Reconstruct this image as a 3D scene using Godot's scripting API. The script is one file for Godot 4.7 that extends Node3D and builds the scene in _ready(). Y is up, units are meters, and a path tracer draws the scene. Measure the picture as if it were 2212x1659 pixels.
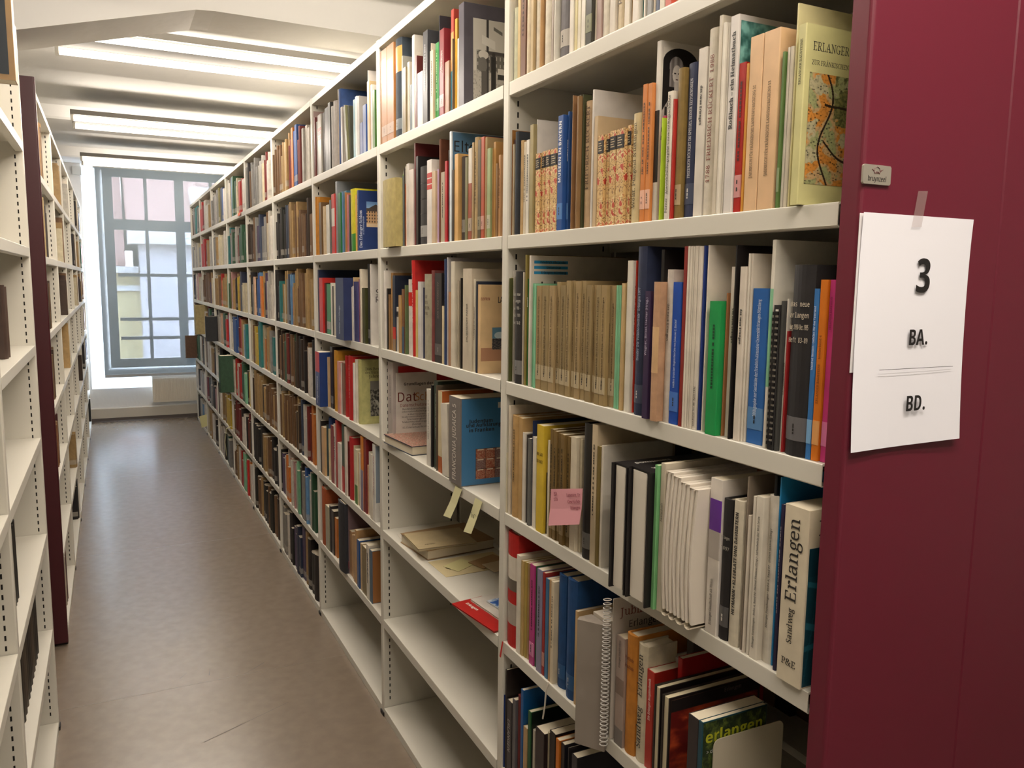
extends Node3D
# Library aisle: a long mobile shelving row on the right, two on the left, a window with a roller blind at the end.

const LEVEL := {"A": 2.062, "B": 1.715, "C": 1.370, "D": 1.046, "E": 0.714, "F": 0.376, "G": 0.031}
const SHELF_WORD := {"A": "top", "B": "second", "C": "third", "D": "fourth", "E": "fifth", "F": "sixth", "G": "lowest"}
const BAY_WORD := {1: "nearest", 2: "second", 3: "third"}
const TOP := 2.405
const LAMP_COLOR := Color(1.0, 0.95, 0.89)
const LAMP_ENERGY := 1.25
const TUBE_GLOW := 6.0
const SKY_ENERGY := 90.0
const TINT := {"w": "e2dacd", "c": "d9cdac", "t": "b0905f", "b": "7a5a3c", "d": "44342a", "k": "2a2726", "g": "8d8a84", "e": "bdb8ae", "n": "2c3650", "u": "2c5aa0", "l": "6c98c0", "a": "237a78", "G": "2c5a3a", "m": "86c49a", "v": "7c7440", "r": "c22a22", "R": "7c2a26", "o": "cf7a30", "y": "d8b83a", "p": "cf9c98", "P": "5a4a6a", "s": "e0b490", "M": "b8326c"}
# far bays of the right row and the left rows: one letter per run of like spines
const FAR := {
	"4A": "bbbbttcttRRouRRew", "4B": "kkkkknnbtbtbbbdb", "4C": "kkatctgnlottbbbbtttt", "4D": "bdbdbbGRkbbGdkdkbwk", "4E": "tbtbdbtbbbbdtbdnweRo", "4F": "kPwwroworwpemkggulwG", "4G": "gwkkPnPtkk",
	"5A": "gkbggkggegecRRpw", "5B": "ddbgPngbccww", "5C": "RtckgsdulottkPew", "5D": "gcbynaacobtttga", "5E": "ddtttttdtbtbtb", "5F": "kkkkkttbkkkk", "5G": "kbbtkkdbkkbd",
	"6A": "ewylGcwrtw", "6B": "aRwgGeRkGG", "6C": "Gvptktytnncc", "6D": "wtuuRrtcla", "6E": "wcrwrGGmky", "6F": "bRRkwkRbk", "6G": "bbtwrmrow",
	"7A": "gegvnuw", "7B": "gttccccw", "7C": "bttbbrotttm", "7D": "kewsgGeru", "7E": "wkRwwyG", "7F": "kwwttyy", "7G": "wkwkGgk",
	"8A": "rRwwtt", "8B": "rRteg", "8C": "bbbbPtc", "8D": "wtRGkk", "8E": "bwtbk", "8F": "Rkgkp", "8G": "cttwkk",
	"9A": "bgaglw", "9B": "gcecg", "9C": "kPwpcw", "9D": "bRbtc", "9E": "GGwbk", "9F": "wkegw", "9G": "kgelw"}
const BOOKS := [
	[1,"A",-998.0,18.4,160,8,120,"cdcdae","h","",0,"cream"],[1,"A",-979.6,15.0,238,10,162,"d8bf8c","p","",0,"peach"],[1,"A",-954.8,25.8,249,5,170,"7d5a48","p","",0,"brown"],[1,"A",-927.0,20.8,237,4,161,"d6c3a2","h","",0,"cream"],
	[1,"A",-906.2,12.7,251,5,171,"c6b088","p","",0,"pink"],[1,"A",-893.5,20.0,259,10,176,"ded3bd","h","",0,"white"],[1,"A",-872.3,12.9,243,12,165,"e0c6a2","p","",0,"cream"],[1,"A",-858.7,4.9,242,2,164,"c9a070","p","",0,"tan"],
	[1,"A",-848.4,26.5,260,6,177,"ded4c0","h","",0,"white"],[1,"A",-821.9,9.1,241,10,164,"c3b6ac","p","",0,"light grey"],[1,"A",-804.7,7.4,259,10,176,"6b683c","p","",0,"olive"],[1,"A",-797.2,6.8,260,2,177,"e2ddd0","p","",0,"white"],
	[1,"A",-790.5,43.4,240,8,163,"6b6668","h","b9b2a8",0,"purple"],[1,"A",-747.0,16.5,254,10,173,"e4ddd0","p","",0,"white"],[1,"A",-730.6,11.6,238,12,162,"dccf9a","p","",0,"cream"],[1,"A",-718.9,14.1,255,12,174,"e0d8c2","p","",0,"white"],
	[1,"A",-698.2,16.6,240,8,163,"e6decf","p","",0,"white"],[1,"A",-673.4,22.3,243,3,166,"3a382f","p","8a8a70",0,"dark brown"],[1,"A",-651.1,5.9,235,10,160,"ddd1bc","p","",0,"cream"],[1,"A",-645.1,17.7,252,10,171,"b39890","p","",0,"pink"],
	[1,"A",-627.4,27.3,260,10,177,"dcd2bf","h","",0,"white"],[1,"A",-596.2,19.5,247,8,168,"d5cbbc","p","",0,"cream"],[1,"A",-576.7,24.7,248,10,169,"dcc9a6","h","",0,"cream"],[1,"A",-545.3,17.6,242,6,165,"e0d6c4","p","",0,"white"],
	[1,"A",-527.7,3.5,259,10,176,"b08a4c","p","",0,"tan"],[1,"A",-514.2,19.0,237,2,161,"e6ddd0","p","",0,"white"],[1,"A",-494.1,12.8,251,10,170,"157d78","p","",0,"teal"],[1,"A",-481.2,3.5,254,3,173,"efe8dc","p","",0,"white"],
	[1,"A",-471.5,13.9,256,3,174,"8a8a88","p","",0,"grey"],[1,"A",-457.6,4.2,265,6,180,"d9cdb8","p","",0,"cream"],[1,"A",-453.4,10.2,237,8,161,"4c5a78","p","",0,"purple"],[1,"A",-443.2,15.7,254,8,173,"dcd5c0","p","",0,"white"],
	[1,"A",-420.9,18.4,243,3,165,"c8503a","p","",0,"orange"],[1,"A",-402.5,3.5,248,12,169,"b98a60","p","",0,"tan"],[1,"A",-399.0,17.6,254,12,173,"d8d0c0","p","",0,"white"],[1,"B",-998.0,3.5,240,8,163,"9a6a34","p","",0,"brown"],
	[1,"B",-994.5,3.5,218,12,148,"6a5562","p","",0,"purple"],[1,"B",-985.4,9.6,206,4,140,"a8987c","p","",0,"tan"],[1,"B",-971.8,16.0,231,2,157,"2a3038","h","",0,"navy blue"],[1,"B",-955.8,14.5,210,8,143,"c2a272","h","",0,"tan"],
	[1,"B",-941.2,12.0,205,10,139,"dccfb8","p","",0,"cream"],[1,"B",-925.4,15.6,207,8,141,"e6dfd2","p","",0,"white"],[1,"B",-900.8,17.3,235,4,160,"a39468","p","",0,"tan"],[1,"B",-883.5,3.5,245,12,210,"ddd7ce","p","",0,"white"],
	[1,"B",-876.2,21.9,170,6,120,"marble","p","",0,"marbled"],[1,"B",-854.2,15.6,172,10,120,"marble","p","",0,"marbled"],[1,"B",-825.0,20.1,170,3,120,"marble","p","",0,"marbled"],[1,"B",-802.4,29.7,169,2,120,"marble","p","",0,"marbled"],
	[1,"B",-771.9,22.6,232,2,158,"2a5598","p","5a86c0",0,"blue"],[1,"B",-749.3,6.3,238,12,162,"2a5598","p","5a86c0",0,"blue"],[1,"B",-725.7,7.7,263,10,179,"b38c62","p","",0,"tan"],[1,"B",-718.0,3.5,263,4,179,"9a7450","p","",0,"olive"],
	[1,"B",-714.5,3.5,261,12,178,"a77c54","p","",0,"tan"],[1,"B",-706.0,7.2,262,12,178,"5d533a","p","",0,"brown"],[1,"B",-696.5,7.2,257,2,175,"8f6f4a","p","",0,"olive"],[1,"B",-689.3,4.3,260,10,177,"47492f","p","",0,"dark brown"],
	[1,"B",-685.0,28.6,245,12,167,"c0a27c","h","",0,"tan"],[1,"B",-646.2,7.4,260,6,235,"d8d2cb","p","",0,"white"],[1,"B",-635.9,14.0,208,5,142,"c6ae8a","p","",0,"pink"],[1,"B",-619.4,20.3,170,4,120,"marble","p","",0,"marbled"],
	[1,"B",-599.1,11.2,171,10,120,"marble","p","",0,"marbled"],[1,"B",-584.3,22.3,173,8,120,"marble","p","",0,"marbled"],[1,"B",-554.0,25.1,171,3,120,"marble","p","",0,"marbled"],[1,"B",-528.9,11.0,175,10,120,"marble","p","",0,"marbled"],
	[1,"B",-509.4,23.7,191,6,130,"d9c494","h","",0,"peach"],[1,"B",-485.7,3.5,216,10,147,"d8cc90","p","",0,"peach"],[1,"B",-479.1,13.7,235,5,160,"d58444","p","e8b8a0",0,"orange"],[1,"B",-465.4,14.0,234,6,159,"dc8c4e","p","e8b8a0",0,"orange"],
	[1,"B",-451.4,12.8,301,12,200,"e2dbcf","p","",0,"white"],[1,"B",-429.0,11.4,174,12,120,"b82a58","p","",0,"magenta"],[1,"B",-417.6,3.5,169,2,120,"b4cf36","p","",0,"lime green"],[1,"B",-403.4,14.3,208,2,141,"e4dccd","p","",0,"white"],
	[1,"B",-389.1,5.1,194,3,132,"b8342c","p","",0,"bright red"],[1,"B",-384.1,17.1,241,6,164,"8a7038","h","b09a78",0,"olive"],[1,"B",-367.0,27.0,245,12,167,"2b3250","h","4a5064",0,"navy blue"],[1,"B",-339.6,21.1,262,12,178,"ded6ca","p","",0,"white"],
	[1,"B",-315.4,23.6,285,10,193,"d9cfbc","h","",0,"cream"],[1,"B",-283.8,8.7,296,4,200,"d5cbb8","p","",0,"cream"],[1,"B",-273.4,6.5,283,3,192,"e4ddcf","p","",0,"white"],[1,"B",-266.9,4.1,282,8,192,"e6dfd2","p","",0,"white"],
	[1,"B",-258.9,19.1,288,5,196,"e0dad4","p","",0,"white"],[1,"B",-239.8,15.7,217,8,148,"b7231c","p","d89a98",0,"bright red"],[1,"B",-219.3,5.5,212,4,144,"d99a3a","p","",0,"yellow"],[1,"B",-211.1,27.1,246,2,167,"e6bf94","p","",0,"peach"],
	[1,"B",-183.3,31.8,246,2,167,"e6bf94","p","",0,"peach"],[1,"B",-146.5,5.2,211,2,143,"5c7a40","p","8a9a78",0,"olive"],[1,"B",-141.3,4.6,216,6,147,"e4dccd","p","",0,"white"],[1,"B",-136.2,6.9,216,6,147,"dfd6c4","p","",0,"white"],
	[1,"B",-123.3,3.7,268,2,285,"d9cf9c","p","",0,"cream"],[1,"B",-105.0,14.5,233,-12,205,"d2cd92","p","",0,"peach"],[1,"C",-998.0,3.5,246,8,167,"a8a034","p","",0,"lime green"],[1,"C",-994.5,3.5,245,3,166,"5a5c34","p","",0,"brown"],
	[1,"C",-991.0,3.5,263,12,179,"d8cfc2","p","",0,"white"],[1,"C",-970.7,42.1,261,2,178,"2f2b2a","h","7c7a78",0,"dark brown"],[1,"C",-928.7,3.5,259,10,176,"b8a898","p","",0,"pink"],[1,"C",-925.2,3.5,259,4,176,"c9bfb0","p","",0,"light grey"],
	[1,"C",-917.4,7.9,298,5,270,"8c7c40","p","",0,"olive"],[1,"C",-909.6,5.4,244,8,166,"1f6a2c","p","",0,"green"],[1,"C",-893.4,9.4,296,3,290,"d6cdbf","p","",0,"cream"],[1,"C",-884.1,3.5,234,8,159,"86c49a","p","",0,"mint green"],
	[1,"C",-880.6,3.5,234,8,159,"7fbf95","p","",0,"mint green"],[1,"C",-868.3,7.5,233,3,158,"8ac8a0","p","",0,"mint green"],[1,"C",-860.7,25.9,229,5,156,"a58c62","p","b8a888",0,"tan"],[1,"C",-831.1,31.8,230,3,157,"9c875e","p","b8a888",0,"tan"],
	[1,"C",-797.5,22.9,230,2,157,"a89068","p","b8a888",0,"tan"],[1,"C",-774.6,16.2,238,8,162,"a08a62","p","b8a888",0,"tan"],[1,"C",-753.1,23.8,231,5,157,"94805a","p","b8a888",0,"olive"],[1,"C",-725.9,17.2,241,3,164,"a38d64","p","b8a888",0,"tan"],
	[1,"C",-708.7,11.1,241,8,164,"9c865e","p","b8a888",0,"tan"],[1,"C",-692.6,20.1,240,5,163,"a78f66","p","b8a888",0,"tan"],[1,"C",-672.5,17.8,241,8,164,"a08a62","p","b8a888",0,"tan"],[1,"C",-646.5,20.4,233,3,158,"98835c","p","b8a888",0,"tan"],
	[1,"C",-626.1,7.0,233,8,158,"a58c62","p","b8a888",0,"tan"],[1,"C",-609.5,18.0,233,2,158,"9c875e","p","b8a888",0,"tan"],[1,"C",-591.5,20.0,233,2,158,"a38b60","p","b8a888",0,"tan"],[1,"C",-571.5,4.2,232,10,158,"94805a","p","b8a888",0,"olive"],
	[1,"C",-567.2,15.5,232,10,158,"a08a62","p","b8a888",0,"tan"],[1,"C",-548.7,6.9,233,8,159,"86c49a","p","",0,"mint green"],[1,"C",-541.8,5.3,233,8,159,"7cba90","p","",0,"mint green"],[1,"C",-536.5,4.5,233,8,159,"8ac8a0","p","",0,"mint green"],
	[1,"C",-526.7,9.0,237,5,161,"c4a878","p","",0,"tan"],[1,"C",-517.7,3.5,239,10,162,"d8d0a8","p","",0,"cream"],[1,"C",-511.1,17.9,278,6,189,"ddd6c8","p","",0,"white"],[1,"C",-493.2,3.5,278,12,189,"d03a28","p","",0,"bright red"],
	[1,"C",-477.4,26.9,302,2,250,"2c3450","h","4a5064",0,"navy blue"],[1,"C",-434.8,15.8,224,-8,153,"3c2c4c","p","",0,"navy blue"],[1,"C",-419.0,8.8,295,12,270,"23201f","p","",0,"black"],[1,"C",-410.3,18.8,240,-10,163,"c49a78","h","",0,"tan"],
	[1,"C",-391.5,17.3,261,4,178,"d6cabd","h","",0,"cream"],[1,"C",-373.9,24.2,240,5,163,"1c50b2","p","4a78c8",0,"blue"],[1,"C",-344.4,8.8,298,2,200,"8a2c28","p","",0,"dark red"],[1,"C",-334.9,4.9,298,2,200,"e0d6c6","p","",0,"white"],
	[1,"C",-330.0,5.1,298,3,200,"dcd2c2","p","",0,"white"],[1,"C",-324.9,4.2,297,5,200,"e4dccd","p","",0,"white"],[1,"C",-319.5,8.1,298,4,200,"d8cebe","p","",0,"cream"],[1,"C",-311.4,9.3,297,5,200,"ddd3c5","p","",0,"white"],
	[1,"C",-302.1,3.5,298,8,200,"2a3f86","p","",0,"blue"],[1,"C",-295.9,6.4,299,12,200,"dcd2c0","p","",0,"white"],[1,"C",-289.5,3.5,298,6,200,"e2d8c8","p","",0,"white"],[1,"C",-273.6,26.7,211,0,143,"1f9a50","p","",0,"green"],
	[1,"C",-247.0,3.7,224,10,152,"a8744a","p","",0,"olive"],[1,"C",-240.6,17.7,264,12,180,"ddd2c3","p","",0,"white"],[1,"C",-222.9,3.5,296,3,285,"201c1c","p","",0,"black"],[1,"C",-213.7,13.3,264,5,179,"ddd2c3","p","",0,"white"],
	[1,"C",-200.4,3.9,283,8,193,"e2dacb","p","",0,"white"],[1,"C",-196.6,4.6,283,10,193,"d8cebf","p","",0,"cream"],[1,"C",-191.9,33.4,232,12,158,"2a66b0","p","5a86b8",0,"blue"],[1,"C",-150.3,7.0,301,5,240,"e0dacb","p","",0,"white"],
	[1,"C",-139.2,13.1,209,3,142,"comb","p","",0,"black"],[1,"C",-126.1,5.1,215,4,146,"4a4a48","p","",0,"navy blue"],[1,"C",-121.0,3.5,218,10,148,"e4ddd0","p","",0,"white"],[1,"C",-116.5,3.5,173,8,120,"a82a2c","p","",0,"bright red"],
	[1,"C",-107.9,39.5,265,2,180,"252224","h","6a686a",0,"black"],[1,"C",-68.4,8.9,233,5,158,"3a78ba","p","7aa8d0",0,"blue"],[1,"C",-59.5,12.6,245,6,167,"d8781c","p","dca060",0,"orange"],[1,"C",-46.9,10.3,245,10,167,"d23c86","p","e080b0",0,"magenta"],
	[1,"D",-998.0,3.5,149,2,120,"dcd3b8","p","",0,"cream"],[1,"D",-994.5,3.5,213,6,145,"d8c980","p","",0,"peach"],[1,"D",-989.8,10.5,267,3,182,"d8ccb8","p","",0,"cream"],[1,"D",-978.0,40.4,246,3,167,"c09a62","h","",0,"tan"],
	[1,"D",-937.6,17.8,245,5,166,"c09c66","p","",0,"tan"],[1,"D",-918.1,15.0,213,5,145,"dcd4c6","p","",0,"white"],[1,"D",-903.1,3.9,210,8,143,"4a4440","p","",0,"dark brown"],[1,"D",-886.4,11.8,205,2,140,"6a6a66","p","",0,"olive"],
	[1,"D",-874.6,3.5,247,8,250,"24345c","p","",0,"navy blue"],[1,"D",-868.9,18.1,212,6,144,"e4dccc","p","",0,"white"],[1,"D",-842.1,32.0,245,2,167,"d8b83a","p","",0,"yellow"],[1,"D",-810.1,3.5,140,10,120,"3c2c22","p","",0,"dark brown"],
	[1,"D",-794.5,8.2,217,4,147,"ddd2b8","p","",0,"cream"],[1,"D",-786.3,14.5,244,5,166,"7c643a","p","a08c68",0,"brown"],[1,"D",-771.8,15.0,242,5,164,"7c643a","p","a08c68",0,"brown"],[1,"D",-756.8,9.5,239,8,163,"7c643a","p","a08c68",0,"brown"],
	[1,"D",-736.7,16.9,241,2,164,"7c643a","p","a08c68",0,"brown"],[1,"D",-719.8,16.7,239,8,163,"7c643a","p","a08c68",0,"brown"],[1,"D",-699.6,24.5,243,6,166,"d8ccb4","p","",0,"cream"],[1,"D",-675.1,10.4,241,12,164,"c8bca0","h","",0,"light grey"],
	[1,"D",-648.4,31.5,280,3,255,"28241f","h","6a6864",0,"black"],[1,"D",-612.6,19.1,283,3,192,"cdbb9c","p","",0,"light grey"],[1,"D",-590.7,11.6,243,2,165,"7a6838","p","",0,"olive"],[1,"D",-579.1,8.0,246,4,167,"ddd5c6","p","",0,"white"],
	[1,"D",-366.5,9.5,255,-25,173,"7ab87c","p","",0,"mint green"],[1,"D",-356.5,13.5,260,-20,177,"cfc4b0","p","",0,"cream"],[1,"D",-254.8,28.2,256,2,174,"e2dad0","p","",0,"white"],[1,"D",-226.6,21.3,229,4,156,"242122","h","5a5858",0,"black"],
	[1,"D",-202.4,21.7,233,3,158,"ddd3bd","h","",0,"white"],[1,"D",-180.7,3.5,271,10,270,"a39888","p","",0,"grey"],[1,"D",-176.8,3.8,274,6,186,"8c7f70","p","",0,"grey"],[1,"D",-173.1,3.5,207,12,141,"cfc6b8","p","",0,"cream"],
	[1,"D",-167.9,4.1,217,2,148,"d8cdbd","p","",0,"cream"],[1,"D",-161.4,6.7,248,4,169,"e2dacb","p","",0,"white"],[1,"D",-152.5,16.4,251,2,171,"e0d8c8","p","",0,"white"],[1,"D",-136.1,19.0,256,10,174,"e4dccd","h","",0,"white"],
	[1,"D",-117.1,3.5,286,12,280,"2a8ac4","p","",0,"blue"],[1,"D",-105.3,6.2,250,4,170,"2a2444","p","",0,"navy blue"],[1,"D",-87.7,45.3,257,-6,200,"ddd1b8","p","",0,"cream"],[1,"E",-998.0,57.7,287,4,180,"c01f1c","h","",0,"bright red"],
	[1,"E",-935.9,19.1,245,3,167,"e0d8c8","p","",0,"white"],[1,"E",-916.8,12.5,236,5,160,"c0a468","p","",0,"tan"],[1,"E",-904.2,12.0,236,8,161,"b39c50","p","",0,"tan"],[1,"E",-892.2,9.9,237,10,161,"a88a5c","p","",0,"tan"],
	[1,"E",-871.2,23.9,243,5,165,"b83a80","p","d080a8",0,"magenta"],[1,"E",-847.3,3.9,243,8,165,"3a6a3a","p","",0,"green"],[1,"E",-832.5,23.8,245,3,166,"8c88a2","p","",0,"lilac"],[1,"E",-808.7,11.9,243,5,165,"a02a28","p","c08a80",0,"bright red"],
	[1,"E",-793.5,14.7,235,4,160,"3a7098","p","",0,"blue"],[1,"E",-776.8,9.0,237,4,161,"b8966c","p","",0,"tan"],[1,"E",-767.9,12.9,237,4,161,"dccdb0","p","",0,"cream"],[1,"E",-754.9,33.7,259,12,170,"1a4a80","h","2c5a8c",0,"teal"],
	[1,"E",-707.1,40.4,267,5,170,"1a4a80","h","2c5a8c",0,"teal"],[1,"E",-664.8,10.4,208,5,142,"c8a878","p","",0,"tan"],[1,"E",-506.1,27.7,221,3,150,"b09c90","p","",0,"pink"],[1,"E",-477.8,32.2,238,4,162,"cc8430","h","",0,"orange"],
	[1,"E",-445.6,30.1,230,8,70,"dcd0b4","h","",0,"cream"],[1,"E",-415.4,22.7,191,10,75,"b82c22","p","",0,"bright red"],[1,"F",-998.0,3.5,195,3,133,"1c3a80","p","",0,"navy blue"],[1,"F",-994.5,8.7,265,5,200,"2a2220","p","",0,"black"],
	[1,"F",-982.0,27.1,192,4,130,"383436","p","",0,"dark brown"],[1,"F",-954.9,15.9,207,6,141,"6a686a","p","",0,"purple"],[1,"F",-939.0,14.2,223,12,152,"7a2c2a","h","",0,"dark red"],[1,"F",-910.5,13.6,253,6,190,"1a5a98","p","",0,"blue"],
	[1,"F",-895.3,20.4,166,6,120,"b8986c","p","",0,"tan"],[1,"F",-872.5,14.7,217,6,190,"1f5a30","p","",0,"green"],[1,"F",-857.9,11.4,175,12,120,"d8d0c0","p","",0,"white"],[1,"F",-828.0,42.5,201,3,137,"2c2022","p","",0,"black"],
	[1,"F",-785.5,7.1,207,12,141,"b8ac90","p","",0,"pink"],[1,"F",-772.6,25.8,219,10,149,"221e1e","p","",0,"black"],[1,"F",-730.5,16.2,224,2,152,"cf7420","p","",0,"orange"],[1,"F",-714.3,15.6,222,6,151,"2a2628","p","",0,"black"],
	[1,"F",-689.8,13.0,211,10,143,"2a4a98","p","",0,"blue"],[1,"F",-676.9,3.5,231,2,157,"3a3638","p","",0,"dark brown"],[1,"F",-664.7,23.3,224,4,152,"2a2a30","p","",0,"black"],[2,"A",-1998.0,15.2,300,4,200,"a87444","p","",0,"orange"],
	[2,"A",-1978.6,56.0,300,3,200,"b27a48","p","b89c88",0,"orange"],[2,"A",-1920.7,69.6,300,3,200,"ae7644","p","b89c88",0,"orange"],[2,"A",-1851.1,65.2,300,4,200,"39444f","h","7f868a",0,"navy blue"],[2,"A",-1785.9,10.9,240,8,163,"9a9a92","p","",0,"grey"],
	[2,"A",-1766.2,27.4,199,5,135,"8a7a5a","p","",0,"olive"],[2,"A",-1738.8,19.2,210,10,143,"d8cfc0","p","",0,"white"],[2,"A",-1719.6,17.5,140,12,120,"7a8a90","p","",0,"grey"],[2,"A",-1689.1,21.1,276,8,230,"e6dfd2","p","",0,"white"],
	[2,"A",-1660.0,19.9,209,6,142,"6a3430","p","",0,"dark red"],[2,"A",-1625.8,46.2,152,2,120,"e6dfd8","p","",0,"white"],[2,"A",-1576.6,37.3,256,2,230,"3c3d42","p","",0,"navy blue"],[2,"A",-1539.3,3.5,219,12,149,"e2d6c4","p","",0,"white"],
	[2,"A",-1522.3,25.1,191,3,130,"dcc3a6","p","",0,"cream"],[2,"A",-1497.2,25.3,207,10,141,"1f9440","p","6ab078",0,"green"],[2,"A",-1451.8,4.8,269,3,260,"2c2a30","p","",0,"dark brown"],[2,"A",-1446.3,31.7,228,3,155,"8a2c34","p","b88a88",0,"dark red"],
	[2,"A",-1414.6,33.1,136,5,120,"9a7458","p","",0,"olive"],[2,"A",-1381.5,19.7,264,10,179,"b8463a","p","",0,"bright red"],[2,"A",-1361.8,3.5,186,6,126,"6a5a4a","p","",0,"brown"],[2,"A",-1358.3,15.6,235,12,160,"d8a838","p","",0,"yellow"],
	[2,"A",-1340.8,10.5,181,12,123,"e6e0d6","p","",0,"white"],[2,"A",-1313.4,35.0,258,6,240,"56525c","p","",1,"purple"],[2,"B",-1906.9,133.1,215,-25,220,"b5a468","h","",0,"tan"],[2,"B",-1773.8,3.5,224,5,152,"7a9a3c","p","",0,"olive"],
	[2,"B",-1770.3,3.5,220,4,150,"4a5a64","p","",0,"purple"],[2,"B",-1766.8,3.5,232,6,158,"a3a090","p","",0,"grey"],[2,"B",-1763.3,3.5,242,6,165,"3a3028","p","",0,"dark brown"],[2,"B",-1759.8,3.5,249,10,170,"dcd2c4","p","",0,"white"],
	[2,"B",-1756.3,24.2,255,12,173,"d9d2c8","p","",0,"white"],[2,"B",-1719.1,36.4,232,8,158,"e3d5cb","p","",0,"white"],[2,"B",-1682.6,11.8,308,12,240,"6a2a2c","p","",0,"dark red"],[2,"B",-1645.5,19.6,263,4,230,"1f1c1d","p","",0,"black"],
	[2,"B",-1623.0,67.4,228,4,155,"3b3939","h","9a9894",0,"dark brown"],[2,"B",-1552.8,37.7,240,5,163,"ded8d2","p","",0,"white"],[2,"B",-1515.0,27.6,204,6,139,"c7b090","p","",0,"pink"],[2,"B",-1487.4,9.0,208,12,141,"c8a8c8","p","",0,"light grey"],
	[2,"B",-1476.5,14.7,289,12,230,"6a3a20","h","",0,"dark red"],[2,"B",-1459.3,28.2,196,12,133,"b7ab94","p","",0,"pink"],[2,"B",-1414.1,16.5,221,6,151,"b8242c","p","",0,"bright red"],[2,"B",-1397.7,5.7,249,10,169,"3a3634","p","",0,"dark brown"],
	[2,"B",-1369.7,14.8,293,2,240,"d4dce2","p","",0,"white"],[2,"B",-1352.6,14.0,190,2,129,"4a4038","p","",0,"dark brown"],[2,"B",-1338.6,25.6,229,4,156,"dcb070","p","",0,"peach"],[2,"B",-1313.0,25.2,220,12,150,"40352f","h","8a847c",0,"dark brown"],
	[2,"B",-1266.2,16.8,212,4,144,"7a7650","p","",0,"olive"],[2,"B",-1249.4,22.5,232,6,158,"ddd5c8","p","b0a090",0,"white"],[2,"B",-1225.3,12.6,244,6,166,"a88e64","p","",0,"tan"],[2,"B",-1205.9,21.6,253,3,172,"b59a6c","h","",0,"tan"],
	[2,"B",-1184.3,19.0,244,4,166,"5a5038","p","8a826c",0,"brown"],[2,"B",-1163.8,19.4,248,4,169,"b0543a","p","c8988a",0,"brown"],[2,"B",-1144.4,11.3,245,6,167,"a89068","p","",0,"tan"],[2,"B",-1125.2,19.7,215,3,146,"9aa878","p","b8b8a0",0,"grey"],
	[2,"B",-1105.5,3.5,214,8,145,"b58c58","p","",0,"tan"],[2,"B",-1102.0,12.1,228,10,230,"b5884c","p","",0,"tan"],[2,"B",-1077.9,8.3,174,5,120,"8a6a48","p","",0,"olive"],[2,"B",-1069.5,11.1,193,8,131,"c09468","p","",0,"tan"],
	[2,"C",-1973.3,15.3,270,3,184,"e4ddd2","p","",0,"white"],[2,"C",-1958.0,13.5,209,8,142,"221e1c","p","",0,"black"],[2,"C",-1944.5,16.1,189,10,129,"8f6a40","p","",0,"olive"],[2,"C",-1928.4,23.2,262,12,178,"a57c48","h","",0,"olive"],
	[2,"C",-1891.1,27.8,253,8,172,"232c40","p","",0,"navy blue"],[2,"C",-1863.3,17.9,149,12,120,"d8d2c4","p","",0,"white"],[2,"C",-1815.7,27.4,189,3,129,"b08a50","p","",0,"tan"],[2,"C",-1788.3,21.9,209,5,142,"7a5030","p","",0,"brown"],
	[2,"C",-1766.4,9.5,214,12,146,"c0a888","p","",0,"pink"],[2,"C",-1756.9,6.3,222,5,151,"5f7048","p","",0,"olive"],[2,"C",-1749.4,43.0,241,10,164,"d9d0c4","h","",0,"white"],[2,"C",-1684.2,29.0,299,3,220,"c8201c","h","",2,"bright red"],
	[2,"C",-1655.2,19.0,208,5,141,"d4c070","p","",0,"peach"],[2,"C",-1625.5,24.9,234,2,159,"d0ccc8","p","",0,"white"],[2,"C",-1600.7,3.5,216,10,147,"3a3a58","p","",0,"navy blue"],[2,"C",-1593.8,67.9,257,6,175,"a8a18a","h","",0,"grey"],
	[2,"C",-1515.8,22.3,267,3,182,"7a3c38","h","",0,"dark red"],[2,"C",-1493.6,3.5,259,12,230,"4a7898","p","",0,"blue"],[2,"C",-1488.5,53.8,259,5,176,"2e2826","p","5a5654",0,"black"],[2,"C",-1432.7,16.3,166,5,120,"d8c8a0","p","",0,"cream"],
	[2,"C",-1407.5,10.3,298,2,200,"2c3f68","p","",0,"navy blue"],[2,"C",-1397.2,9.1,302,6,250,"c4c0c4","p","",0,"light grey"],[2,"C",-1380.6,16.3,207,4,141,"b08058","p","",0,"tan"],[2,"C",-1360.5,27.1,290,3,270,"d8cfbc","p","",0,"cream"],
	[2,"C",-1333.4,3.5,219,12,149,"8a7a68","p","",0,"grey"],[2,"C",-1329.9,9.8,238,10,162,"b9ad98","p","",0,"pink"],[2,"C",-1309.3,15.4,245,10,166,"d6ccba","p","",0,"cream"],[2,"C",-1294.0,3.5,245,4,166,"2c2826","p","",0,"black"],
	[2,"C",-1275.1,60.2,270,3,220,"cdc0aa","p","",0,"cream"],[2,"C",-1214.9,13.3,243,8,165,"d8ceb8","p","",0,"cream"],[2,"C",-1188.6,10.8,237,3,205,"232a3c","p","",0,"navy blue"],[2,"C",-1177.8,16.9,229,4,190,"d8b88a","p","",0,"peach"],
	[2,"D",-1989.9,56.0,280,20,260,"b9aea8","p","",0,"light grey"],[2,"D",-1933.9,3.5,265,40,240,"b82420","p","",0,"bright red"],[2,"D",-1930.4,3.5,243,30,150,"ddd5ca","p","",0,"white"],[2,"D",-1561.5,30.1,236,6,160,"ddd6ca","p","",0,"white"],
	[2,"D",-1531.4,11.0,251,8,170,"2c2826","p","",0,"black"],[2,"D",-1508.1,31.7,267,10,250,"2c3a2c","p","",0,"dark brown"],[2,"D",-1476.4,3.5,257,4,175,"6a5e50","p","",0,"olive"],[2,"D",-1464.7,30.8,243,6,165,"b8622c","p","",0,"orange"],
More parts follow.
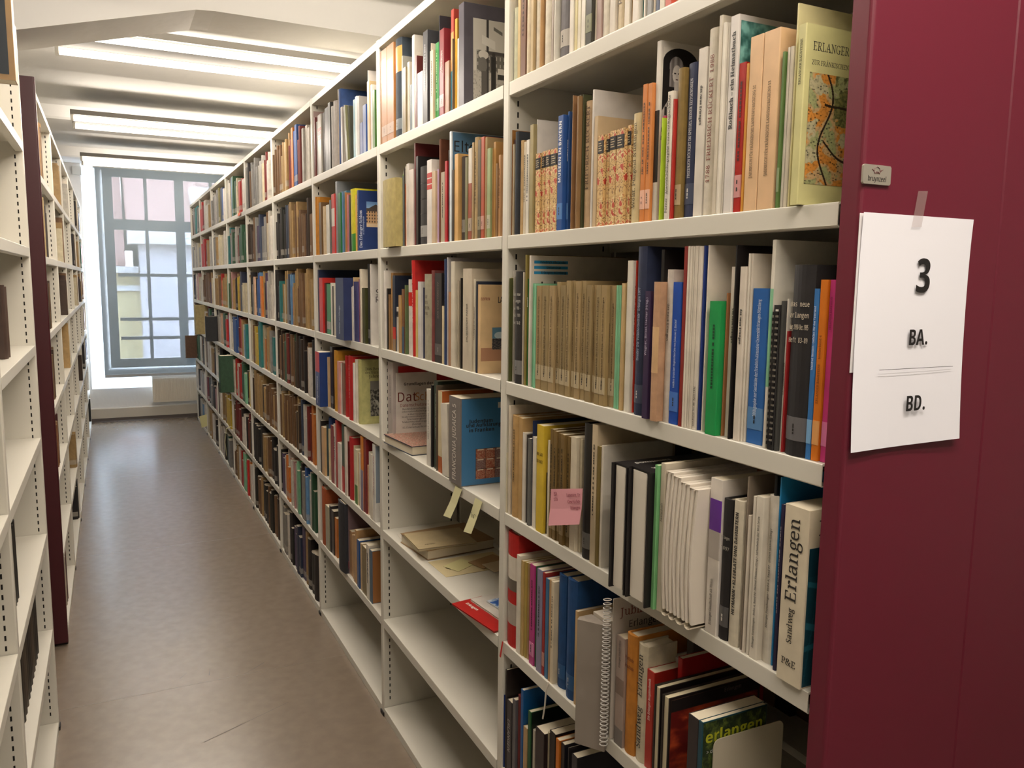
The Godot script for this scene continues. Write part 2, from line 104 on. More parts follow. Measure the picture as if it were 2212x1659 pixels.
	[2,"D",-1420.9,49.9,210,2,143,"e0d8ca","p","",4,"white"],[2,"D",-1351.0,83.7,244,-5,175,"7c7470","p","",0,"grey"],[3,"A",-2998.0,3.5,287,6,195,"b59a94","p","",0,"pink"],[3,"A",-2994.5,29.7,256,5,174,"6a2c2a","p","",0,"dark red"],
	[3,"A",-2964.8,28.0,234,10,159,"a09a90","p","",0,"grey"],[3,"A",-2902.1,62.2,250,2,170,"aaa498","p","",0,"lilac"],[3,"A",-2839.9,38.6,249,8,169,"4a4542","p","",0,"navy blue"],[3,"A",-2789.7,58.5,259,6,176,"22201f","p","",0,"black"],
	[3,"A",-2722.9,36.5,270,4,183,"26231f","p","",0,"black"],[3,"A",-2686.4,21.9,250,8,170,"c8c4be","p","",0,"light grey"],[3,"A",-2640.4,49.3,259,2,176,"b8b0a8","h","",0,"light grey"],[3,"A",-2591.1,3.5,300,12,200,"c8b8a0","p","",0,"light grey"],
	[3,"A",-2560.9,37.4,291,4,198,"2f4f88","h","",0,"blue"],[3,"A",-2519.5,27.0,216,4,147,"9a948c","p","",0,"grey"],[3,"A",-2492.5,3.9,222,10,151,"b8b0a6","p","",0,"light grey"],[3,"A",-2436.8,27.7,210,2,143,"6a6a44","p","",9,"olive"],
	[3,"A",-2409.1,20.2,207,10,141,"4a4a3c","p","",9,"dark brown"],[3,"A",-2344.0,27.0,212,6,144,"2f8aa0","p","",0,"teal"],[3,"A",-2317.0,25.7,218,6,148,"e0dcd6","p","",0,"white"],[3,"A",-2287.7,29.5,212,5,144,"a8a49e","p","",0,"lilac"],
	[3,"A",-2258.2,39.4,113,6,120,"2c4a90","p","",0,"blue"],[3,"A",-2209.4,39.3,167,4,120,"3a5a9a","p","",0,"blue"],[3,"A",-2170.0,3.5,282,12,260,"e4ded6","p","",0,"white"],[3,"A",-2145.9,26.4,236,2,161,"cdb488","p","",0,"pink"],
	[3,"A",-2119.5,3.5,221,6,150,"8a7a98","p","",0,"grey"],[3,"A",-2114.2,17.5,219,5,149,"e2dcd2","p","",0,"white"],[3,"A",-2096.7,27.4,196,6,133,"4f7a3a","p","",0,"green"],[3,"B",-2998.0,3.5,261,8,177,"cf8a1c","h","",0,"orange"],
	[3,"B",-2994.5,48.7,257,10,175,"cc861a","h","",0,"orange"],[3,"B",-2910.8,45.2,227,3,155,"6a4e2c","p","",0,"brown"],[3,"B",-2864.0,65.8,206,4,140,"d8bf98","h","",0,"peach"],[3,"B",-2787.7,52.3,207,5,141,"e2dcd0","p","",0,"white"],
	[3,"B",-2735.0,32.6,224,6,152,"4a4a38","p","",0,"dark brown"],[3,"B",-2698.1,55.2,244,6,166,"c82a22","p","",0,"bright red"],[3,"B",-2642.9,29.8,291,10,240,"8a8e92","p","",0,"grey"],[3,"B",-2589.5,46.2,239,5,163,"1f6a34","p","",0,"green"],
	[3,"B",-2543.3,6.5,242,10,165,"6a8ab0","p","",0,"light blue"],[3,"B",-2524.8,48.2,241,12,164,"3a6a80","p","",0,"teal"],[3,"B",-2476.7,3.5,233,5,158,"b07a48","p","",0,"orange"],[3,"B",-2451.3,23.4,222,6,151,"c05a60","p","",0,"magenta"],
	[3,"B",-2422.4,16.6,217,5,148,"3a3a3a","p","",0,"dark brown"],[3,"B",-2394.6,68.3,234,2,159,"d8cf20","h","",2,"yellow"],[3,"B",-2326.4,19.0,210,5,142,"e0a830","p","",0,"yellow"],[3,"B",-2292.3,21.5,223,2,200,"1d3468","p","",0,"navy blue"],
	[3,"C",-2988.8,23.6,280,10,250,"223050","p","",0,"navy blue"],[3,"C",-2928.4,67.2,244,2,190,"c8302c","p","",0,"bright red"],[3,"C",-2861.2,31.9,222,10,151,"33261f","p","",0,"dark brown"],[3,"C",-2805.8,65.3,217,6,147,"2f8a50","p","a8a498",0,"green"],
	[3,"C",-2727.9,21.9,223,4,151,"ddd6c8","p","",0,"white"],[3,"C",-2706.0,22.3,209,6,142,"26221f","p","",0,"black"],[3,"C",-2675.7,29.8,210,4,143,"d8ceb8","p","",0,"cream"],[3,"C",-2508.3,124.3,244,-30,166,"27325a","p","",0,"navy blue"],
	[3,"C",-2383.9,3.5,209,2,142,"e0d8cc","p","",0,"white"],[3,"C",-2380.4,3.5,247,8,168,"c9ac80","h","",0,"pink"],[3,"C",-2376.9,3.5,210,8,143,"d8a888","p","",0,"pink"],[3,"C",-2373.4,16.7,213,2,145,"e2dcd4","p","",0,"white"],
	[3,"C",-2356.7,60.4,230,3,156,"4a4a7a","p","",0,"purple"],[3,"C",-2296.3,13.7,240,6,163,"8a4a68","p","",0,"purple"],[3,"C",-2272.0,22.3,277,3,189,"d8cdb8","p","",0,"cream"],[3,"C",-2249.7,40.1,207,5,141,"3f4020","p","",0,"dark brown"],
	[3,"C",-2209.6,38.2,296,12,240,"2a2826","h","6a6866",0,"black"],[3,"C",-2147.9,14.3,294,6,230,"d6d0c8","p","",0,"white"],[3,"D",-2964.3,66.0,229,8,156,"262322","p","",0,"black"],[3,"D",-2890.2,81.5,242,-30,165,"1f3c78","p","",0,"navy blue"],
	[3,"D",-2808.8,3.5,220,4,150,"e0d8c8","p","",0,"white"],[3,"D",-2805.3,3.5,227,12,154,"2c4a90","p","",0,"blue"],[3,"D",-2801.8,3.5,222,3,151,"c8a880","p","",0,"pink"],[3,"D",-2780.5,44.8,271,10,240,"2c2426","p","8a8684",0,"black"],
	[3,"D",-2711.2,67.0,260,5,177,"d0962c","h","",0,"orange"],[3,"D",-2628.2,35.6,221,2,150,"d89a90","p","",0,"pink"],[3,"D",-2592.6,11.9,215,8,146,"e0d8d0","p","",0,"white"],[3,"D",-2580.8,33.0,219,10,149,"8a6a58","p","",0,"olive"],
	[3,"D",-2544.8,48.6,251,10,171,"c02020","h","",0,"bright red"],[3,"D",-2468.1,61.0,258,3,176,"c42222","h","",0,"bright red"],[3,"D",-2407.1,3.5,236,12,160,"d8a830","p","",0,"yellow"],[3,"D",-2388.4,18.5,235,4,160,"e2dcd2","p","",0,"white"],
	[3,"D",-2369.9,14.8,251,8,170,"ddd5c6","p","",0,"white"],[3,"D",-2355.1,43.1,253,12,195,"c0bc7c","h","",0,"pink"],[3,"E",-2965.0,22.4,245,4,167,"26201f","p","",0,"black"],[3,"E",-2934.1,56.1,224,2,152,"d0a878","p","",0,"pink"],
	[3,"E",-2878.0,3.5,240,12,163,"4a5a58","p","",0,"purple"],[3,"E",-2850.4,46.6,280,12,190,"2a4a88","h","",0,"blue"],[3,"E",-2803.8,3.5,233,3,159,"d8c8a0","p","",0,"cream"],[3,"E",-2766.8,45.0,257,4,175,"8a2c30","p","",0,"dark red"],
	[3,"E",-2721.8,27.4,270,6,184,"ddd8cc","p","",0,"white"],[3,"E",-2674.2,28.1,294,2,200,"b03a34","p","",0,"bright red"],[3,"E",-2646.1,53.3,202,3,137,"e4ddd2","p","",0,"white"],[3,"E",-2592.8,38.6,291,8,198,"2f4a38","p","",0,"green"],
	[3,"E",-2527.4,28.1,290,2,197,"ddd3c2","p","",0,"white"],[3,"E",-2499.4,9.2,232,8,158,"6a201e","p","",0,"dark red"],[3,"E",-2475.2,54.1,257,4,175,"c0282c","h","",0,"bright red"],[3,"E",-2421.1,14.4,229,12,155,"d8c8a4","p","",0,"cream"],
	[3,"E",-2385.1,35.1,223,6,152,"d8d0b0","p","",0,"cream"],[3,"E",-2350.0,14.9,215,10,146,"d8bf98","p","",0,"peach"],[3,"E",-2313.9,21.4,220,4,149,"e0d8c8","p","",0,"white"],[3,"E",-2285.4,33.3,294,2,200,"d8842c","p","",0,"orange"],
	[3,"E",-2252.1,37.7,290,4,197,"7a2022","p","",0,"dark red"],[3,"E",-2214.4,13.4,193,8,131,"d0a888","p","",0,"pink"],[3,"E",-2201.0,14.9,247,10,168,"e0d8c4","p","",0,"white"],[3,"E",-2159.1,29.4,248,2,169,"ddd4c2","p","",0,"white"],
	[3,"E",-2124.8,30.4,293,2,180,"e0dcd4","p","",0,"white"],[3,"F",-2974.6,82.0,269,2,183,"b0562a","h","",0,"bright red"],[3,"F",-2889.4,64.7,203,3,138,"a8a488","p","",0,"tan"],[3,"F",-2824.7,22.9,214,6,146,"28242a","p","",0,"black"],
	[3,"F",-2801.8,48.5,202,8,137,"3a3430","p","",0,"dark brown"],[3,"F",-2753.3,38.0,179,12,122,"c87a38","p","",0,"orange"],[3,"F",-2615.8,108.1,300,-12,200,"2a2c34","h","",0,"black"],[3,"F",-2507.6,3.5,300,8,230,"7a6468","p","a03a48",0,"olive"],
	[3,"F",-2504.1,38.6,191,12,130,"b8926a","p","",0,"tan"],[3,"F",-2454.7,19.7,186,10,127,"c8a478","p","",0,"tan"],[3,"F",-2416.8,21.7,198,5,135,"b8946c","p","",0,"tan"],[3,"F",-2395.1,25.9,226,5,180,"c49a68","p","",0,"tan"],
	[3,"F",-2355.0,34.2,198,2,134,"24508a","p","",0,"blue"],[3,"F",-2320.8,25.0,192,6,131,"cdb080","p","",0,"pink"],[3,"F",-2292.4,55.0,191,5,130,"7a6a44","p","",0,"olive"],[3,"F",-2225.3,35.9,218,3,148,"ddd4c4","p","",0,"white"],
	[3,"F",-2187.7,35.1,208,4,170,"4a6478","p","",0,"purple"]
]
const EXTRA := {
	2:{"t":"."},
	13:{"t":"Internationale B","tc":"2a2624","ts":0.5},
	14:{"t":"Richter","tc":"4a4430"},
	22:{"t":"PAN","tc":"5a4a3a","ts":0.5,"tp":[0.1,0.4]},
	40:{"t":"."},
	41:{"t":"."},
	48:{"t":"MUSEEN IN BAYERN","tc":"e8ecf2","ts":0.6,"tp":[0.42,0.95],"tb":1,"lx":"blue paperback reading MUSEEN IN BAYERN, the left of the two, nearest bay"},
	49:{"t":"MUSEEN IN BAYERN","tc":"e8ecf2","ts":0.6,"tp":[0.4,0.95],"tb":1,"lx":"blue paperback reading MUSEEN IN BAYERN, the right of the two, nearest bay"},
	56:{"t":"FRIEDRICH RÜCKERT","tc":"5a4634","ts":0.42,"tp":[0.3,0.97],"tf":1},
	64:{"t":"Wolff. Pürgold Nürtingen","tc":"4a3c20","ts":0.4,"tp":[0.1,0.95],"tf":1},
	66:{"t":"."},
	67:{"t":"."},
	68:{"bands":[[0.22,0.62,"1d1b1b"]],"cov":"portrait","lx":"tall white book with a portrait on its cover, second shelf, nearest bay"},
	69:{"t":"."},
	71:{"t":"Pürner · Auswahlbibliographie Universitätsgeschichte","tc":"3a3430","ts":0.5,"tp":[0.05,0.97],"tf":1},
	74:{"t":"FRIEDRICH RÜCKERT IM SPIEGEL SEINER ZEITGENOSSEN","tc":"d8d6d6","ts":0.3,"tp":[0.26,0.9],"tf":1},
	75:{"t":"das neue Erlangen","tc":"2a2624","ts":0.3,"tp":[0.55,0.78],"td":1,"tb":1,"lx":"white volume reading das neue Erlangen on the second shelf, nearest bay"},
	76:{"t":"1788  FRIEDRICH RÜCKERT  1988","tc":"7a3628","ts":0.5,"tp":[0.18,0.86],"tf":1},
	80:{"t":"Roßbach – ein Heimatbuch","tc":"221e1e","ts":0.42,"tp":[0.42,0.93],"tb":1,"tf":1,"cov":"teal","lx":"white spined local history book with a teal cover, nearest bay"},
	81:{"t":"."},
	83:{"t":"JAHRBUCH FÜR FRÄNKISCHE LANDESFORSCHUNG 52","tc":"5a4632","ts":0.26,"tp":[0.19,0.72],"tf":1,"lx":"peach yearbook reading LANDESFORSCHUNG 52, left of its twin"},
	84:{"t":"JAHRBUCH FÜR FRÄNKISCHE LANDESFORSCHUNG 53","tc":"5a4632","ts":0.22,"tp":[0.19,0.72],"tf":1,"lx":"peach yearbook reading LANDESFORSCHUNG 53, right of its twin"},
	89:{"t":"ERLANGER BAUSTEINE","tc":"3c3a20","ts":0.28,"tp":[0.66,0.93],"tf":1,"cov":"map","lx":"pale yellow book with an old map on its cover, beside the purple end panel"},
	92:{"t":"das neue Erlangen","tc":"3a3632","ts":0.34,"tp":[0.55,0.85],"td":1},
	93:{"tl":["das neue","erlangen","juli 1988 -","juli 1989","Heft 76-82"],"tc":"b8b4a8","lx":"black bound volume of das neue erlangen near the third shelf left end"},
	97:{"t":"BERGFIEBER","tc":"d8e0d0","ts":0.6,"tp":[0.62,0.95],"tb":1,"lx":"green book reading BERGFIEBER on the third shelf"},
	98:{"cov":"jahres","lx":"tall white report with blue stripes on its cover, third shelf"},
	102:{"t":"Sitzungsberichte der Phys.-med. Sozietät zu Erlangen","tc":"4a3a20","ts":0.3,"tp":[0.16,0.9],"tf":1},
	103:{"t":"Sitzungsberichte der Phys.-med. Sozietät zu Erlangen","tc":"4a3a20","ts":0.3,"tp":[0.16,0.9],"tf":1},
	104:{"t":"Sitzungsberichte der Phys.-med. Sozietät zu Erlangen","tc":"4a3a20","ts":0.3,"tp":[0.16,0.9],"tf":1},
	105:{"t":"Sitzungsberichte der Phys.-med. Sozietät zu Erlangen","tc":"4a3a20","ts":0.3,"tp":[0.16,0.9],"tf":1},
	106:{"t":"Sitzungsberichte der Phys.-med. Sozietät zu Erlangen","tc":"4a3a20","ts":0.3,"tp":[0.16,0.9],"tf":1},
	107:{"t":"Sitzungsberichte der Phys.-med. Sozietät zu Erlangen","tc":"4a3a20","ts":0.3,"tp":[0.16,0.9],"tf":1},
	108:{"t":"Sitzungsberichte der Phys.-med. Sozietät zu Erlangen","tc":"4a3a20","ts":0.3,"tp":[0.16,0.9],"tf":1},
	109:{"t":"Sitzungsberichte der Phys.-med. Sozietät zu Erlangen","tc":"4a3a20","ts":0.3,"tp":[0.16,0.9],"tf":1},
	110:{"t":"Sitzungsberichte der Phys.-med. Sozietät zu Erlangen","tc":"4a3a20","ts":0.3,"tp":[0.16,0.9],"tf":1},
	111:{"t":"Sitzungsberichte der Phys.-med. Sozietät zu Erlangen","tc":"4a3a20","ts":0.3,"tp":[0.16,0.9],"tf":1},
	112:{"t":"Sitzungsberichte der Phys.-med. Sozietät zu Erlangen","tc":"4a3a20","ts":0.3,"tp":[0.16,0.9],"tf":1},
	113:{"t":"Sitzungsberichte der Phys.-med. Sozietät zu Erlangen","tc":"4a3a20","ts":0.3,"tp":[0.16,0.9],"tf":1},
	114:{"t":"Sitzungsberichte der Phys.-med. Sozietät zu Erlangen","tc":"4a3a20","ts":0.3,"tp":[0.16,0.9],"tf":1},
	115:{"t":"Sitzungsberichte der Phys.-med. Sozietät zu Erlangen","tc":"4a3a20","ts":0.3,"tp":[0.16,0.9],"tf":1},
	116:{"t":"Sitzungsberichte der Phys.-med. Sozietät zu Erlangen","tc":"4a3a20","ts":0.3,"tp":[0.16,0.9],"tf":1},
	123:{"t":"."},
	124:{"t":"Hessler  Die Volkshochschule   Erlangen 1977","tc":"a8b0c4","ts":0.3,"tp":[0.33,0.76],"tf":1},
	125:{"t":"Wagner, Bickel, Hacker (Hrsg.)","tc":"b8b0c4","ts":0.4,"tp":[0.5,0.95]},
	127:{"bands":[[0.35,0.68,"d6b084"]]},
	128:{"t":"das neue Erlangen","tc":"2c2826","ts":0.36,"tp":[0.54,0.78],"td":1},
	129:{"t":"Lexikon deutscher Hugenotten-Orte von Johannes E. Bischof","tc":"c8d6f0","ts":0.26,"tp":[0.26,0.74],"tf":1},
	135:{"t":"Uni-Kurier Nr. 86  April 1992","tc":"4a4440","ts":0.45,"tp":[0.02,0.24]},
	139:{"t":"."},
	141:{"t":"das neue Erlangen","tc":"2a2624","ts":0.34,"tp":[0.56,0.76],"td":1,"tb":1},
	143:{"t":"das neue Erlangen","tc":"2a2624","ts":0.36,"tp":[0.56,0.76],"td":1,"tb":1},
	146:{"t":"Bibliographie zur Geschichte der Friedrich-Alexander-Universität Erlangen-Nürnberg","tc":"d8e2f0","ts":0.24,"tp":[0.18,0.93],"tf":1,"lx":"wide blue bibliography on the third shelf, nearest bay"},
	147:{"bands":[[0.3,0.77,"8ac49c"]]},
	148:{"lx":"black comb-bound report on the third shelf"},
	150:{"t":"DER PFINZING-ATLAS VON 1594","tc":"3a3432","ts":0.5,"tp":[0.28,0.68],"tf":1},
	152:{"tl":["das neue","erlangen","Aug.1990-Dez.1995","Heft 83-89"],"tc":"c8bca8","lx":"thick black bound volume with grey label, third shelf, nearest bay"},
	153:{"t":"Manfred Hanisch · Gefallen für das Vaterland","tc":"e0e8f2","ts":0.36,"tp":[0.5,0.93],"tf":1},
	154:{"t":"ERLANGER BAUSTEINE     Sonderband 4","tc":"6a3410","ts":0.3,"tp":[0.06,0.96],"tf":1,"lx":"orange book second from the purple end panel, third shelf"},
	155:{"t":"ERLANGER BAUSTEINE","tc":"7a1c4c","ts":0.3,"tp":[0.68,0.96],"tf":1,"lx":"magenta book next to the purple end panel, third shelf"},
	159:{"t":"."},
	164:{"t":"."},
	166:{"tl":["","WER SAGT","DER PLATZT",""],"tc":"4a3a1c","lx":"yellow book with dark lettering on the fourth shelf, nearest bay"},
	169:{"t":"."},
	170:{"t":"."},
	171:{"t":"."},
	172:{"t":"."},
	173:{"t":"."},
	177:{"t":"."},
	181:{"t":"Festschrift","tc":"6a6258","ts":0.4,"tp":[0.55,0.8]},
	182:{"t":"Erlanger Gesellschaft als Vision","tc":"4a4440","ts":0.24,"tp":[0.06,0.36],"tf":1,"bands":[[0.67,0.87,"6a2ca0"],[0.49,0.67,"b8b0a8"]],"lx":"white paperback with a purple block at the top of its spine"},
	183:{"tl":["","Erlangen","1897"],"tc":"a8a498"},
	184:{"t":"HEYMANN • KLEEBLATT UND DAVIDSTERN","tc":"221f1e","ts":0.4,"tp":[0.22,0.92],"tb":1,"lx":"cream book reading KLEEBLATT UND DAVIDSTERN on the fourth shelf"},
	190:{"t":"Erlanger Forschungen · Reihe A, Band 94 · Helmut Neuhaus (Hrsg.) · Sicherheit in der Welt heute","tc":"4a4640","ts":0.3,"tp":[0.07,0.88],"tf":1},
	191:{"t":"Erlanger Forschungen · Reihe A, Band 97 · Hubert Seelow (Hrsg.)","tc":"5a564e","ts":0.2,"tp":[0.2,0.82],"tf":1},
	193:{"t":"."},
	194:{"cov":"erlangen","lx":"thick cream book reading Erlangen and Sandweg on the fourth shelf"},
	195:{"bands":[[0.6,0.8,"e2d8c8"],[0.5,0.6,"6a6054"],[0.2,0.385,"b0a69a"]],"lx":"thick red and white lexicon at the left end of the fifth shelf"},
	200:{"t":"."},
	202:{"t":"."},
	206:{"t":"."},
	207:{"lx":"left one of two blue cloth volumes on the fifth shelf"},
	208:{"lx":"right one of two blue cloth volumes on the fifth shelf"},
	210:{"t":"Erlanger Stadtlexikon","tc":"5a4a48","ts":0.24,"tp":[0.72,0.97],"tf":1,"bands":[[0.0,0.16,"7c7470"],[0.47,0.62,"8a7468"]],"lx":"grey brown book with faded photo spine beside the ring binding"},
	211:{"tl":["Praktische","Heimatkunde","","","","","",""],"tc":"6a2c1c","lx":"orange hardcover on the fifth shelf"},
	212:{"t":"Sandweg    Erlangen","tc":"282420","ts":0.5,"tp":[0.12,0.92],"tf":1,"lx":"cream hardcover reading Erlangen and Sandweg on the fifth shelf"},
	213:{"t":"Die Erlanger Bergkirchweih","tc":"e8d0c8","ts":0.36,"tp":[0.5,0.92],"tf":1,"lx":"red paperback about the Bergkirchweih on the fifth shelf"},
	216:{"t":"ERLANGEN","tc":"b0aca8","ts":0.5,"tp":[0.3,0.75],"td":1},
	221:{"cov":"dark"},
	232:{"bands":[[0.64,0.9,"d2a25c"]]},
	233:{"bands":[[0.62,0.86,"d6a85e"]],"lx":"brown book with torn yellow paper patch, top shelf, second bay"},
	234:{"bands":[[0.66,0.92,"d0a058"]]},
	242:{"t":".","tc":"c8c8c8","td":0},
	244:{"t":"."},
	245:{"t":".","tc":"d0e8d0","lx":"bright green book on the top shelf of the second bay"},
	247:{"t":"Offenhausen","tc":"e8d8d0","ts":0.5,"tp":[0.5,0.75],"lx":"dark red book reading Offenhausen on the top shelf"},
	249:{"bands":[[0.0,0.4,"2f7a88"],[0.4,0.78,"d8a868"]]},
	253:{"cov":"photo","lx":"large grey book with a black and white street photo cover"},
	254:{"lx":"wide khaki box volume at the left end, second shelf, second bay"},
	259:{"bands":[[0.0,0.78,"d4641e"]]},
	264:{"bands":[[0.2,0.21,"201e1e"],[0.39,0.4,"201e1e"],[0.58,0.59,"201e1e"],[0.78,0.79,"201e1e"]],"lx":"dark grey leather volume with raised bands, second shelf, second bay"},
	265:{"bands":[[0.79,0.845,"c02a26"],[0.72,0.775,"c02a26"],[0.65,0.705,"c02a26"]]},
	269:{"t":"."},
	272:{"cov":"eltern","lx":"tall pale blue book with Eltern on its cover"},
	274:{"lx":"glossy orange-cream book on the second shelf of the second bay"},
	277:{"bands":[[0.0,0.62,"9a5440"]]},
	279:{"t":"."},
	287:{"t":"."},
	292:{"bands":[[0.0,0.16,"9a7a54"],[0.16,0.32,"cf3220"],[0.45,0.96,"1c2638"]]},
	293:{"bands":[[0.78,0.9,"2a2624"]]},
	295:{"bands":[[0.0,0.42,"3c546c"]]},
	298:{"bands":[[0.65,0.83,"c82a22"]],"lx":"white hardcover with a red block on its spine, third shelf, second bay"},
	299:{"t":".","tc":"e8a8a0","lx":"tall bright red hardcover on the third shelf of the second bay"},
	303:{"tl":["","GE","DES","VEREINS","1907","","",""],"tc":"4a4436","lx":"worn grey old volume with torn top, third shelf, second bay"},
	306:{"t":"DAS STADTARCHIV","tc":"8a7a70","ts":0.24,"tp":[0.5,0.9]},
	308:{"t":"."},
	316:{"t":"ZAUBERSTOFF PAPIER","tc":"3a342c","ts":0.2,"tp":[0.28,0.66],"lx":"thick beige book reading ZAUBERSTOFF PAPIER, third shelf, second bay"},
	317:{"t":"Am Anfang war der Handwerker","tc":"3a342c","ts":0.36,"tp":[0.25,0.8]},
	319:{"cov":"tan","lx":"tan book with a small landscape on its cover, third shelf, second bay"},
	320:{"t":"."},
	322:{"cov":"daten","lx":"white law textbook with its cover facing the viewer, fourth shelf, second bay"},
	323:{"t":"."},
	325:{"t":"."},
	327:{"bands":[[0.2,1.0,"d8c8a0"]]},
	329:{"t":"FRANCONIA JUDAICA 5","tc":"ddd6cc","ts":0.4,"tp":[0.05,0.92],"cov":"judaica","lx":"blue and grey book with a picture grid, fourth shelf, second bay"},
	333:{"bands":[[0.72,0.78,"b82a26"],[0.65,0.71,"b82a26"],[0.58,0.64,"b82a26"]]},
	355:{"t":"Gartenburgen","tc":"f0d898","ts":0.5,"tp":[0.3,0.85],"lx":"left orange-yellow hardcover at the left end, second shelf, third bay"},
	356:{"lx":"right orange-yellow hardcover near the left end, second shelf, third bay"},
	361:{"bands":[[0.46,0.76,"ddd4c8"]]},
	369:{"bands":[[0.0,0.28,"3a8a2c"]],"lx":"bright yellow and green book on the second shelf of the third bay"},
	371:{"t":".","cov":"schloss","lx":"large navy book with a castle photo on its cover"},
	379:{"t":"Maximilian und Stiftungen","tc":"c8ccd8","ts":0.2,"tp":[0.1,0.55],"lx":"navy book pulled forward on the third shelf of the third bay"},
	384:{"t":"."},
	389:{"cov":"st","lx":"tall white book facing outward at the end of the third shelf, third bay"},
	391:{"t":"Die Liegende Aufstand 1848","tc":"d8d8e4","ts":0.3,"tp":[0.05,0.55],"bands":[[0.63,1.0,"c42020"]],"lx":"red and blue paperback pulled forward on the fourth shelf, third bay"},
	393:{"bands":[[0.0,0.5,"c8d4e4"]]},
	400:{"t":"."},
	401:{"t":".","tc":"e8c0b8"},
	405:{"cov":"yellowpic","lx":"yellow-green hardcover with a drawing on its cover, fourth shelf, third bay"},
	412:{"t":"HANS STAUB","tc":"2a2624","ts":0.5,"tb":1},
	415:{"bands":[[0.0,0.38,"c22824"]]},
	418:{"t":"."},
	420:{"bands":[[0.0,0.35,"4a7a30"]]},
	423:{"bands":[[0.0,0.55,"8a8298"]]},
	428:{"t":".","tc":"a83a3a","cov":"dots","lx":"white book with red dots on its cover at the end of the fifth shelf"},
	434:{"lx":"large black volume tied with string on the sixth shelf"},
	443:{"t":"HAUSEN IM ERLANGER","tc":"3a3432","ts":0.5,"tp":[0.3,0.85],"tb":1},
	444:{"cov":"kraft","lx":"blue spined book with a brown cover, sixth shelf, third bay"}
}

var tex := {}
var mats := {}
var fonts := {}
var taken := {}
var rng := RandomNumberGenerator.new()

# ------------------------------------------------------------------ helpers
func face(st: SurfaceTool, a: Vector3, b: Vector3, c: Vector3, n: Vector3) -> void:
	if (b - a).cross(c - a).dot(n) > 0.0:
		var t := b; b = c; c = t
	for p in [a, b, c]:
		st.set_normal(n); st.add_vertex(p)

func quad(st: SurfaceTool, a: Vector3, b: Vector3, c: Vector3, d: Vector3, n: Vector3) -> void:
	face(st, a, b, c, n); face(st, a, c, d, n)

# a polygon in the plane (u, v) at o, pushed along w
func prism(st: SurfaceTool, poly: PackedVector2Array, o: Vector3, u: Vector3, v: Vector3, w: Vector3) -> void:
	var area := 0.0
	var n := poly.size()
	for i in n:
		var p := poly[i]; var q := poly[(i + 1) % n]
		area += p.x * q.y - q.x * p.y
	var sgn := 1.0 if area > 0.0 else -1.0
	for i in n:
		var p := poly[i]; var q := poly[(i + 1) % n]
		var e := q - p
		if e.length() < 1e-7: continue
		var nn := (u * e.y - v * e.x) * sgn
		var a := o + u * p.x + v * p.y
		var b := o + u * q.x + v * q.y
		quad(st, a, b, b + w, a + w, nn.normalized())
	var idx := Geometry2D.triangulate_polygon(poly)
	var wn := w.normalized()
	for i in range(0, idx.size(), 3):
		var t := [idx[i], idx[i + 1], idx[i + 2]]
		var P := []
		for k in t: P.append(o + u * poly[k].x + v * poly[k].y)
		face(st, P[0], P[1], P[2], -wn)
		face(st, P[0] + w, P[1] + w, P[2] + w, wn)

func new_st() -> SurfaceTool:
	var st := SurfaceTool.new(); st.begin(Mesh.PRIMITIVE_TRIANGLES); return st

func rect(x0: float, y0: float, x1: float, y1: float, c := 0.0) -> PackedVector2Array:
	if c <= 0.0:
		return PackedVector2Array([Vector2(x0, y0), Vector2(x1, y0), Vector2(x1, y1), Vector2(x0, y1)])
	return PackedVector2Array([Vector2(x0 + c, y0), Vector2(x1 - c, y0), Vector2(x1, y0 + c), Vector2(x1, y1 - c), Vector2(x1 - c, y1), Vector2(x0 + c, y1), Vector2(x0, y1 - c), Vector2(x0, y0 + c)])

# box with its vertical edges chamfered by c
func box(st: SurfaceTool, a: Vector3, b: Vector3, c := 0.0) -> void:
	prism(st, rect(a.x, a.z, b.x, b.z, c), Vector3(0, a.y, 0), Vector3.RIGHT, Vector3.BACK, Vector3(0, b.y - a.y, 0))

func tube(st: SurfaceTool, pts: Array, r: float, sides := 6, closed := false) -> void:
	var rings := []
	for i in pts.size():
		var a: Vector3 = pts[max(i - 1, 0)]; var b: Vector3 = pts[min(i + 1, pts.size() - 1)]
		var t := (b - a).normalized()
		var s := t.cross(Vector3.UP if abs(t.y) < 0.9 else Vector3.RIGHT).normalized()
		var q := s.cross(t)
		var ring := []
		for k in sides:
			var ang := TAU * k / sides
			ring.append([pts[i] + (s * cos(ang) + q * sin(ang)) * r, s * cos(ang) + q * sin(ang)])
		rings.append(ring)
	for i in range(1, rings.size()):
		for k in sides:
			var A = rings[i - 1][k]; var B = rings[i - 1][(k + 1) % sides]; var C = rings[i][(k + 1) % sides]; var D = rings[i][k]
			quad(st, A[0], B[0], C[0], D[0], (A[1] + B[1]).normalized())
	for e in [[0, -1.0], [rings.size() - 1, 1.0]]:
		var ring = rings[e[0]]
		var dir: Vector3 = (pts[1] - pts[0] if e[0] == 0 else pts[-1] - pts[-2]).normalized() * e[1]
		for k in range(1, sides - 1): face(st, ring[0][0], ring[k][0], ring[k + 1][0], dir)

func numbered(called: String) -> String:
	var n: int = taken.get(called, 0)
	taken[called] = n + 1
	return called if n == 0 else "%s_%03d" % [called, n]

func obj(called: String, st, m: Material, parent: Node = self) -> MeshInstance3D:
	var o := MeshInstance3D.new()
	o.mesh = st.commit() if st is SurfaceTool else st
	o.material_override = m
	o.cast_shadow = GeometryInstance3D.SHADOW_CASTING_SETTING_ON
	o.name = numbered(called) if parent == self else called
	parent.add_child(o, true)
	return o

func thing(called: String, label: String, category: String, at := Vector3.ZERO, group := "") -> Node3D:
	var o := Node3D.new()
	o.name = numbered(called); add_child(o); o.position = at
	tag(o, label, category, group)
	return o

